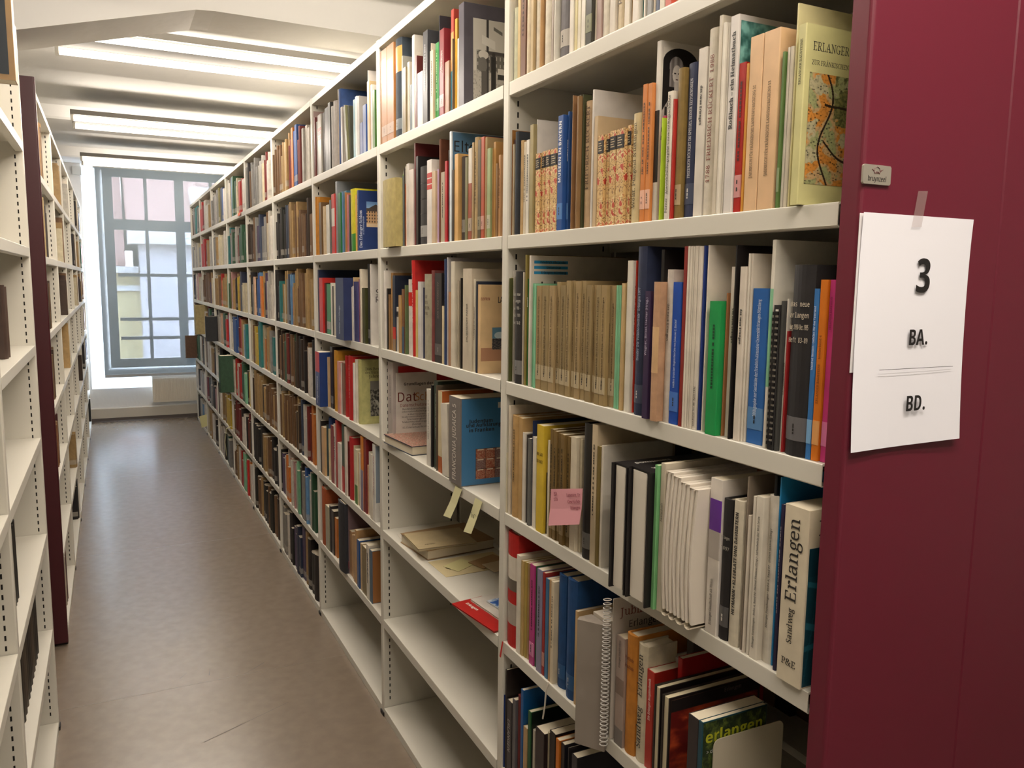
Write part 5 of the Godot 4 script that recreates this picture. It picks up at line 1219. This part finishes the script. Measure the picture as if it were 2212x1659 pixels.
func build_items() -> void:
	var R := Vector3.RIGHT; var U := Vector3.UP
	var ink := plain("1f1c1c", 0.5)
	# --- notice on the end panel
	var sg := thing("paper_sign", "white paper notice reading 3 BA. BD. taped to the plum panel", "sign", Vector3(0.0101, -0.0193, 0.0120))
	sg.scale = Vector3(1.0120, 1.0120, 1.0)
	var st := new_st()
	var rows := 12; var cols := 6
	var P := func(i: int, j: int):
		var u := float(i) / cols; var v := float(j) / rows
		var lift: float = 0.0015 + 0.010 * pow(1.0 - v, 3.0) * (0.35 + 0.65 * abs(u - 0.4)) + 0.002 * pow(v, 8.0)
		return Vector3(-0.018 + 0.208 * u, 1.4005 + 0.2965 * v + 0.003 * (1.0 - v) * (u - 0.5), lift)
	for i in cols:
		for j in rows:
			var a: Vector3 = P.call(i, j); var b: Vector3 = P.call(i + 1, j); var c: Vector3 = P.call(i + 1, j + 1); var d: Vector3 = P.call(i, j + 1)
			quad(st, a, b, c, d, (b - a).cross(d - a).normalized())
	obj("sheet", st, plain("efeff6", 0.75), sg)
	plate("sheet", sg, Vector3(-0.021, 1.50, 0.0), R * 0.209, U * 0.196, 0.0006, plain("dedadb", 0.75))
	lettering(sg, "3", ink, Vector3(0.098, 1.622, 0.0042), R, U, 0.062, 0.1, font(true, false), "lettering", 0.86)
	lettering(sg, "BA.", ink, Vector3(0.096, 1.5425, 0.0052), R, U, 0.0285, 0.1, font(true, false), "lettering", 0.86)
	lettering(sg, "BD.", ink, Vector3(0.096, 1.4565, 0.0085), R, U, 0.0285, 0.1, font(true, false), "lettering", 0.86)
	plate("rule", sg, Vector3(0.024, 1.5020, 0.0072), R * 0.142, U * 0.0006, 0.0003, ink)
	var tape := StandardMaterial3D.new()
	tape.albedo_color = Color(0.8, 0.72, 0.7, 0.22); tape.transparency = BaseMaterial3D.TRANSPARENCY_ALPHA; tape.roughness = 0.2
	plate("tape", sg, Vector3(0.068, 1.682, 0.0045), Vector3(0.018, 0.001, 0), Vector3(0.012, 0.046, -0.0035), 0.0002, tape)
	# --- yellow and pink slips
	sheet("paper_slip", "blank yellow slip hanging left on the fourth shelf edge", "note", [[Vector3(-0.002, 1.040, -1.309), Vector3(-0.002, 1.040, -1.262)], [Vector3(-0.010, 0.99, -1.330), Vector3(-0.010, 0.993, -1.281)], [Vector3(-0.022, 0.945, -1.350), Vector3(-0.022, 0.952, -1.296)]], "ccc79a", "yellow slips on the shelf edges")
	var s2 := sheet("paper_slip", "yellow slip marked bc hanging right on the fourth shelf edge", "note", [[Vector3(-0.002, 1.040, -1.171), Vector3(-0.002, 1.040, -1.126)], [Vector3(-0.010, 0.99, -1.187), Vector3(-0.010, 0.993, -1.142)], [Vector3(-0.022, 0.941, -1.203), Vector3(-0.022, 0.949, -1.152)]], "ccc79a", "yellow slips on the shelf edges")
	lettering(s2, "bC", plain("6a6a58", 0.6), Vector3(-0.0115, 0.992, -1.163), Vector3.BACK, U, 0.024, 0.04, font(false, true), "handwriting")
	var pk := sheet("sticky_note", "pink handwritten sticky note on the olive set, fourth shelf", "note", [[Vector3(-0.016, 1.168, -0.741), Vector3(-0.016, 1.200, -0.612)], [Vector3(-0.017, 1.125, -0.741), Vector3(-0.017, 1.158, -0.613)], [Vector3(-0.021, 1.088, -0.741), Vector3(-0.021, 1.126, -0.614)]], "dc9ca4")
	var hand := plain("8a3848", 0.6)
	var hr := Vector3(0, 0.26, 1.0).normalized(); var hu := Vector3(0, 1.0, -0.26).normalized()
	for q in [["BD", 1.164, -0.718, 0.03], ["179", 1.152, -0.716, 0.03], ["Lammers, Er", 1.178, -0.645, 0.055], ["Geschichte", 1.166, -0.642, 0.05], ["Erlangen", 1.154, -0.636, 0.04]]:
		lettering(pk, q[0], hand, Vector3(-0.0185, q[1], q[2]), hr, hu, 0.010, q[3], font(false, true), "handwriting")
	sheet("paper_slip", "square yellow slip sticking out near the far end", "note", [[Vector3(-0.075, 0.20, -7.99), Vector3(0.0, 0.215, -8.01)], [Vector3(-0.055, 0.08, -7.99), Vector3(0.002, 0.09, -8.01)]], "cfcb98", "yellow slips on the shelf edges")
	sheet("paper_slip", "long curled yellow strip drooping over a low far shelf", "note", [[Vector3(0.02, 0.405, -5.93), Vector3(0.02, 0.405, -5.90)], [Vector3(-0.02, 0.43, -5.98), Vector3(-0.02, 0.43, -5.95)], [Vector3(-0.045, 0.40, -6.06), Vector3(-0.045, 0.40, -6.03)], [Vector3(-0.05, 0.28, -6.13), Vector3(-0.05, 0.28, -6.10)], [Vector3(-0.045, 0.17, -6.12), Vector3(-0.045, 0.165, -6.05)]], "d4cfa0", "yellow slips on the shelf edges")
	sheet("orange_tag", "small orange tag on the top shelf edge of a far bay", "note", [[Vector3(-0.004, 2.062, -5.32), Vector3(-0.004, 2.062, -5.20)], [Vector3(-0.008, 2.04, -5.32), Vector3(-0.008, 2.042, -5.21)]], "e0602c")
	# --- pulled-out volumes far down the row
	for b in [["green box volume pulled out of a far shelf", -5.99, 1.046 - 0.332, 0.20, 0.29, 0.10, "35573f", -0.10], ["black box volume pulled out of a far shelf", -6.98, 1.046, 0.13, 0.22, 0.09, "25272a", -0.09], ["khaki folder pulled out at the far end", -7.985, 1.046, 0.15, 0.29, 0.085, "b0a070", -0.09], ["brown box volume overhanging at the far end", -8.985, 0.714, 0.14, 0.25, 0.06, "6a4c38", -0.11]]:
		var w: float = b[5]
		var o := make_book(b[0], "volumes pulled out of the far bays", w, b[4], 0.2, b[6], "h", "", {})
		o.position = Vector3(b[7], b[2] + 0.001, b[1] + w * 0.5 + 0.002)
	# --- fourth shelf of the second bay: marbled book lying flat
	var mb := flat_book("flat_book", "book with red and white patterned cover lying flat, fourth shelf", "book", Vector3(-0.012, 1.0465, -1.938), 0.07, 0.17, 0.245, 0.030, "2a3448")
	var n := FastNoiseLite.new(); n.frequency = 1.0; n.seed = 9
	var swirl := picture("swirl_print", 128, 160, func(u: float, v: float):
		var a := sin((n.get_noise_2d(u * 4.0, v * 4.0) * 4.0 + u * 1.5 + v) * 9.0)
		if a > 0.5: return Color("a8584a")
		if a > -0.1: return Color("d8cabb")
		if a > -0.6: return Color("c08a76")
		return Color("5c6048"))
	plate("cover_picture", mb, Vector3(0.002, 0.0300, 0.243), Vector3(0.166, 0, 0), Vector3(0, 0, -0.241), 0.0005, swirl)
	# --- fifth shelf of the second bay: folder, loose sheets, booklets
	var ppr := thing("loose_paper", "white printed sheet lying under the brown folder", "paper", Vector3(0.03, 0.7145, -1.93)); ppr.rotation.y = -0.06
	plate("sheet", ppr, Vector3(0, 0, 0.25), Vector3(0.20, 0, 0), Vector3(0, 0, -0.25), 0.0005, plain("d8d2c6", 0.8))
	var fo := flat_book("folder", "brown cardboard folder lying on the fifth shelf, second bay", "folder", Vector3(0.012, 0.7155, -1.835), 0.10, 0.25, 0.21, 0.032, "a08058")
	var fo2 := flat_book("folder", "beige folder stacked on top of the brown cardboard folder", "folder", Vector3(0.012, 0.748, -1.80), -0.05, 0.20, 0.17, 0.008, "c2b08a")
	lettering(fo2, "ARCHIV", plain("5a4c38", 0.6), Vector3(0.05, 0.0084, 0.135), Vector3.RIGHT.rotated(Vector3.UP, 0.0), Vector3.FORWARD, 0.010, 0.05, font(false, true))
	var yl := thing("loose_paper", "large yellowish sheet lying before the brown folder", "paper", Vector3(0.03, 0.7145, -1.615)); yl.rotation.y = 0.02
	plate("sheet", yl, Vector3(0, 0, 0.15), Vector3(0.23, 0, 0), Vector3(0, 0, -0.15), 0.0005, plain("cdbd92", 0.8))
	var yn := thing("loose_note", "small yellow note with writing on the yellowish sheet", "note", Vector3(0.055, 0.7155, -1.545)); yn.rotation.y = 0.5
	plate("sheet", yn, Vector3(0, 0, 0.06), Vector3(0.09, 0, 0), Vector3(0, 0.004, -0.06), 0.0004, plain("d0c890", 0.8))
	fine_print(yn, plain("6a6450", 0.6), -0.0002, 0.02, 0.0, 0.001, 0.01)
	for k in 2:
		var en := thing("envelope", ["brown envelope lying at the shelf divider", "small pale envelope beside the brown one"][k], "envelope", Vector3(0.14 + 0.03 * k, 0.7155 + 0.0015 * k, -1.545 + 0.04 * k)); en.rotation.y = 0.35 - 0.2 * k
		plate("paper", en, Vector3(0, 0, 0.07), Vector3(0.11, 0, 0), Vector3(0, 0.003, -0.07), 0.002, plain(["a5845c", "c8b898"][k], 0.8))
	var red := flat_book("booklet", "red booklet with white lettering overhanging the fifth shelf", "booklet", Vector3(-0.032, 0.7155, -1.262), 0.14, 0.10, 0.215, 0.004, "b4221f")
	lettering(red, "Erlangen", plain("e8dcd0", 0.5), Vector3(0.035, 0.0045, 0.05), Vector3.BACK, Vector3.RIGHT, 0.014, 0.08, font(true, false))
	lettering(red, "Universität", plain("e8dcd0", 0.5), Vector3(0.055, 0.0045, 0.055), Vector3.BACK, Vector3.RIGHT, 0.008, 0.09, font(false, false))
	flat_book("booklet", "white booklet lying on the red booklet", "booklet", Vector3(0.022, 0.7200, -1.255), 0.10, 0.14, 0.205, 0.006, "ddd6cc")
	var blu := flat_book("booklet", "blue and white booklet on top of the booklet pile", "booklet", Vector3(0.052, 0.7265, -1.215), 0.12, 0.14, 0.165, 0.004, "d8d8d8")
	var bp := picture("blue_print", 64, 64, func(u: float, v: float): return Color("2858a8").lerp(Color("d8e0ec"), clampf(0.5 + n.get_noise_2d(u * 5.0 + 9.0, v * 5.0) * 3.0, 0, 1)))
	plate("cover_picture", blu, Vector3(0.002, 0.0040, 0.163), Vector3(0.136, 0, 0), Vector3(0, 0, -0.161), 0.0005, bp)
	# --- fourth shelf, nearest bay: two slipcased volumes with their edges outward
	for k in 2:
		var z0: float = [-0.482, -0.428][k]
		var w: float = [0.050, 0.060][k]
		var h: float = [0.236, 0.240][k]
		var sc := thing("slipcase_volume", ["left black slipcased volume with page edges facing out, fourth shelf", "right black slipcased volume with white lettering, fourth shelf"][k], "book", Vector3(-0.036, 1.0465, z0), "black slipcased volumes")
		st = new_st()
		prism(st, PackedVector2Array([Vector2(0, 0), Vector2(0.0, 0.003), Vector2(0.218, 0.003), Vector2(0.218, w - 0.003), Vector2(0, w - 0.003), Vector2(0, w), Vector2(0.222, w), Vector2(0.222, 0)]), Vector3.ZERO, R, Vector3.BACK, Vector3(0, h, 0))
		box(st, Vector3(0.006, h - 0.003, 0.003), Vector3(0.218, h, w - 0.003))
		obj("case", st, plain("201d1e", 0.35), sc)
		st = new_st(); box(st, Vector3(0.006, 0.004, 0.006), Vector3(0.215, h - 0.004, w - 0.014), 0.001)
		obj("page_block", st, plain("dcd4c6", 0.85), sc)
		lettering(sc, "VERLAGSWERK" if k else "DOKUMENTE", plain("cfcac4", 0.4), Vector3(0.075, h + 0.0005, w * 0.5), R, Vector3.FORWARD, 0.013, 0.1, font(true, false))
		if k == 1: lettering(sc, "Verlag für zeitgeschichtliche Dokumente und Curiosa Erlangen", plain("d0ccc6", 0.4), Vector3(0.018, h * 0.46, w + 0.0005), Vector3.DOWN, Vector3.RIGHT, 0.0095, h * 0.80, font(false, false))
	# --- sagging white paperbacks, fore-edges outward
	for k in 4:
		var bz: float = [-0.338, -0.319, -0.299, -0.277][k]
		var w: float = [0.018, 0.019, 0.021, 0.020][k]
		var bp2 := thing("sagging_paperback", "sagging white paperback with curled page edges, %s of four on the fourth shelf" % ["first", "second", "third", "last"][k], "book", Vector3(-0.018, 1.0465, bz), "sagging white paperbacks")
		var hh: float = [0.250, 0.246, 0.240, 0.236][k]
		for leaf in 4:
			st = new_st()
			var za0 := w * leaf / 4.0; var zb0 := w * (leaf + 0.9) / 4.0
			var path := []
			for i in 11:
				var t := i / 10.0
				path.append([0.0045 * sin(t * PI * 0.9 + 0.4) + 0.0012 * sin(t * 7.0 + leaf * 1.7), 0.010 + t * (hh - 0.010)])
			for i in range(1, path.size()):
				var a0: Array = path[i - 1]; var a1: Array = path[i]
				var xa: float = -0.004 * sin(i * 0.28) - 0.0025 * (leaf % 2); var xb: float = -0.004 * sin((i + 1) * 0.28) - 0.0025 * (leaf % 2)
				quad(st, Vector3(xa, a0[1], za0 - a0[0]), Vector3(xb, a1[1], za0 - a1[0]), Vector3(xb, a1[1], zb0 - a1[0]), Vector3(xa, a0[1], zb0 - a0[0]), Vector3.LEFT)
				quad(st, Vector3(xa, a0[1], zb0 - a0[0]), Vector3(xb, a1[1], zb0 - a1[0]), Vector3(0.16, a1[1], zb0 - a1[0]), Vector3(0.16, a0[1], zb0 - a0[0]), Vector3.BACK)
				quad(st, Vector3(xa, a0[1], za0 - a0[0]), Vector3(xb, a1[1], za0 - a1[0]), Vector3(0.16, a1[1], za0 - a1[0]), Vector3(0.16, a0[1], za0 - a0[0]), Vector3.FORWARD)
			var pl: Array = path[-1]
			quad(st, Vector3(-0.004, hh, -pl[0] + za0), Vector3(-0.004, hh, -pl[0] + zb0), Vector3(0.16, hh, -pl[0] + zb0), Vector3(0.16, hh, -pl[0] + za0), U)
			obj("page_block", st, plain("ddd4c6", 0.8), bp2)
		st = new_st()
		var roll := []
		for i in 9:
			var a := PI * 1.5 * i / 8.0
			roll.append(Vector2(w * 0.5 + 0.42 * w * cos(a), 0.0062 - 0.0058 * sin(a)))
		for i in range(1, roll.size()):
			var c0: Vector2 = roll[i - 1]; var c1: Vector2 = roll[i]
			quad(st, Vector3(-0.006, c0.y, c0.x), Vector3(-0.006, c1.y, c1.x), Vector3(0.06, c1.y, c1.x), Vector3(0.06, c0.y, c0.x), Vector3(0, c0.y - 0.0062, c0.x - w * 0.5).normalized())
		obj("curled_cover", st, plain("cfc4ae", 0.7), bp2)
	# --- set-back tall things on the fourth shelf of the nearest bay
	var og := make_book("tall orange folder behind the sagging white paperbacks", "", 0.004, 0.285, 0.12, "c07a2a", "p", "", {})
	og.position = Vector3(0.165, 1.0464, -0.372)
	lettering(og, "STAATLICHE", plain("6a3a1c", 0.5), Vector3(0.06, 0.262, 0.0024), R, U, 0.011, 0.1, font(false, true))
	var ku := make_book("dark magazine reading kurier behind the thick cream book", "", 0.005, 0.286, 0.20, "17191c", "p", "", {})
	ku.position = Vector3(0.012, 1.0464, -0.126)
	lettering(ku, "kurier", plain("c8ccd0", 0.4), Vector3(0.075, 0.262, 0.003), R, U, 0.036, 0.12, font(true, false))
	# --- fifth shelf, nearest bay: plastic wrapped ring binding
	var rb := thing("ring_bound_folder", "large ring-bound folder in crinkled clear plastic sticking out", "folder", Vector3(-0.035, 0.0, 0.0))
	var pm := StandardMaterial3D.new()
	pm.albedo_color = Color("948a80"); pm.roughness = 0.14
	pm.normal_enabled = true; pm.normal_texture = bump("crinkle", 0.012, 5.0); pm.normal_scale = 0.8
	pm.uv1_triplanar = true; pm.uv1_scale = Vector3(3.0, 1.6, 5.0); pm.clearcoat_enabled = true; pm.clearcoat = 0.8
	st = new_st()
	prism(st, PackedVector2Array([Vector2(-0.006, -0.580), Vector2(0.004, -0.590), Vector2(0.0335, -0.590), Vector2(0.0335, -0.528), Vector2(0.030, -0.527)]), Vector3(0, 0.682, 0), R, Vector3.BACK, Vector3(0, 0.262, 0))
	obj("plastic_wrap", st, pm, rb)
	st = new_st()
	box(st, Vector3(0.036, 0.7155, -0.588), Vector3(0.22, 0.950, -0.532)); obj("wrapped_pages", st, plain("c4b9aa", 0.6), rb)
	var y := 0.704
	while y < 1.004:
		st = new_st()
		var ring := []
		for i in 13:
			var a := TAU * i / 12.0
			ring.append(Vector3(0.0245 + 0.0075 * cos(a), y + 0.0008 * sin(a), -0.521 + 0.0075 * sin(a)))
		tube(st, ring, 0.0011, 5)
		obj("ring", st, plain("d0ccc6", 0.25), rb)
		y += 0.0085
	plate("cover_board", rb, Vector3(0.034, 0.7155, -0.516), Vector3(0.2, 0, 0), Vector3(0, 0.288, 0), 0.002, plain("c6bcb0", 0.5))
	lettering(rb, "Erlangen", plain("4a4440", 0.5), Vector3(0.11, 0.945, -0.5135), R, U, 0.020, 0.10, font(false, false))
	lettering(rb, "Jubiläum", plain("7a3c30", 0.5), Vector3(0.10, 0.972, -0.5135), R, U, 0.024, 0.10, font(false, true))
	# --- fifth shelf, right end: set back, leaning and facing volumes
	for b in [["dark brown book behind the cream hardcover, fifth shelf", -0.452, 0.006, 0.262, "3a2a22", 0.10, 0.16], ["patterned black and white book at the back, fifth shelf", -0.398, 0.018, 0.239, "4a4644", 0.085, 0.17], ["white fluted binder at the back, fifth shelf", -0.425, 0.025, 0.20, "cfcac4", 0.075, 0.17], ["bright red book at the back, fifth shelf", -0.378, 0.012, 0.222, "b01c1e", 0.05, 0.2]]:
		var w: float = b[2]
		var o := make_book(b[0], "books at the back of the fifth shelf", w, b[3], b[6], b[4], "p", "", {})
		o.position = Vector3(b[5], 0.7145, b[1] + w * 0.5)
	for k in 2:
		var o := thing("book", ["black edged art book with cream pages outward, left one", "black edged art book with cream pages outward, right one"][k], "book", Vector3(-0.012 - 0.004 * k, 0.7145, [-0.362, -0.334][k]), "art books with outward pages")
		var w: float = [0.018, 0.020][k]; var h: float = [0.190, 0.187][k]
		st = new_st()
		prism(st, PackedVector2Array([Vector2(0, 0), Vector2(0, 0.0025), Vector2(0.2, 0.0025), Vector2(0.2, w - 0.0025), Vector2(0, w - 0.0025), Vector2(0, w), Vector2(0.205, w), Vector2(0.205, 0)]), Vector3.ZERO, R, Vector3.BACK, Vector3(0, h, 0))
		obj("cover", st, plain("28211f", 0.35), o)
		st = new_st(); box(st, Vector3(0.003, 0.003, 0.003), Vector3(0.2, h - 0.003, w - 0.003)); obj("page_block", st, plain("d6caaa", 0.85), o)
		if k == 1:
			var pic := picture("painting_print", 96, 96, func(u: float, v: float):
				if v < 0.12: return Color("26201f")
				if v > 0.80: return Color("a8744a") if fposmod(u * 5.0, 1.0) > 0.1 else Color("4a2c20")
				return Color("6a1c18").lerp(Color("b84a28"), clampf(0.4 + n.get_noise_2d(u * 3.0, v * 6.0) * 1.6 + (v - 0.5) * 0.5, 0, 1)))
			plate("cover_picture", o, Vector3(0.004, 0.004, w), R * 0.196, U * (h - 0.008), 0.0005, pic)
			lettering(o, "Erlangen", plain("8a8280", 0.5), Vector3(0.14, h * 0.94, w + 0.0008), R, U, 0.010, 0.1, font(false, false))
	var fs := make_book("dark book reading ERLANGEN beside the city guide, fifth shelf", "", 0.026, 0.199, 0.14, "352d2e", "p", "", {"t": "ERLANGEN", "tc": "c8c4c0", "ts": 0.5, "td": 1, "tp": [0.0, 0.4]})
	fs.position = Vector3(-0.03, 0.7145, -0.234)
	var eg := make_book("city guide with green foliage cover reading erlangen, fifth shelf", "", 0.010, 0.202, 0.135, "1c4a58", "p", "", {})
	eg.position = Vector3(-0.032, 0.7145, -0.214)
	var leafy := picture("foliage_print", 128, 160, func(u: float, v: float):
		var a := hsh(floor(u * 60.0), floor(v * 70.0)); var b2 := n.get_noise_2d(u * 6.0, v * 6.0)
		return Color("1c2a18").lerp(Color("6a7a34"), clampf(a * 0.6 + b2, 0, 1)))
	plate("cover_picture", eg, Vector3(0.002, 0.002, 0.005), R * 0.131, U * 0.198, 0.0005, leafy)
	lettering(eg, "erlangen", plain("b0b428", 0.4), Vector3(0.066, 0.172, 0.006), R, U, 0.030, 0.118, font(true, false))
	lettering(eg, "> der stadtführer", plain("d8d8d0", 0.4), Vector3(0.045, 0.150, 0.006), R, U, 0.011, 0.07, font(false, false))
	# --- bookend
	var be := thing("bookend", "cream metal bookend plate holding up the city guide", "bookend", Vector3(0, 0.7145, -0.205))
	st = new_st()
	var pl2 := PackedVector2Array([Vector2(-0.012, 0)])
	for i in 5:
		var a := PI - PI * 0.5 * i / 4.0
		pl2.append(Vector2(0.0 + 0.012 * cos(a), 0.158 + 0.012 * sin(a)))
	for i in 5:
		var a := PI * 0.5 - PI * 0.5 * i / 4.0
		pl2.append(Vector2(0.125 + 0.012 * cos(a), 0.158 + 0.012 * sin(a)))
	pl2.append(Vector2(0.137, 0))
	prism(st, pl2, Vector3.ZERO, R, U, Vector3(0, 0, 0.0015)); obj("plate", st, metal_paint("c6bda8", 0.4), be)
	st = new_st(); box(st, Vector3(-0.012, 0.0, 0.0015), Vector3(0.137, 0.0014, 0.09)); obj("base", st, metal_paint("c6bda8", 0.4), be)
	# --- ribbons and strings
	st = new_st()
	for i in range(1, 6):
		var t0 := (i - 1) / 5.0; var t1 := i / 5.0
		quad(st, Vector3(-0.004 - 0.006 * t0, 0.716 - 0.04 * t0, -0.997 - 0.002 * t0), Vector3(-0.004 - 0.006 * t0, 0.716 - 0.04 * t0, -0.990), Vector3(-0.004 - 0.006 * t1, 0.716 - 0.04 * t1, -0.990), Vector3(-0.004 - 0.006 * t1, 0.716 - 0.04 * t1, -0.997 - 0.002 * t1), Vector3.LEFT)
	tag(obj("bookmark_ribbon", st, plain("c8281f", 0.6)), "red bookmark ribbon hanging from the red lexicon", "ribbon")
	st = new_st()
	tube(st, [Vector3(0.0, 0.716, -0.764), Vector3(-0.006, 0.700, -0.764), Vector3(-0.008, 0.66, -0.765), Vector3(-0.010, 0.628, -0.770)], 0.002, 5)
	tag(obj("bookmark_ribbon", st, plain("c8c0b2", 0.6)), "white bookmark ribbon hanging from the blue cloth volumes", "ribbon")
	st = new_st()
	tube(st, [Vector3(0.0, 0.377, -3.985), Vector3(-0.012, 0.36, -3.98), Vector3(-0.014, 0.33, -3.985), Vector3(-0.012, 0.30, -3.99)], 0.0015, 5)
	tag(obj("bookmark_ribbon", st, plain("2a2624", 0.6)), "dark bookmark cord hanging from a low far shelf", "ribbon")
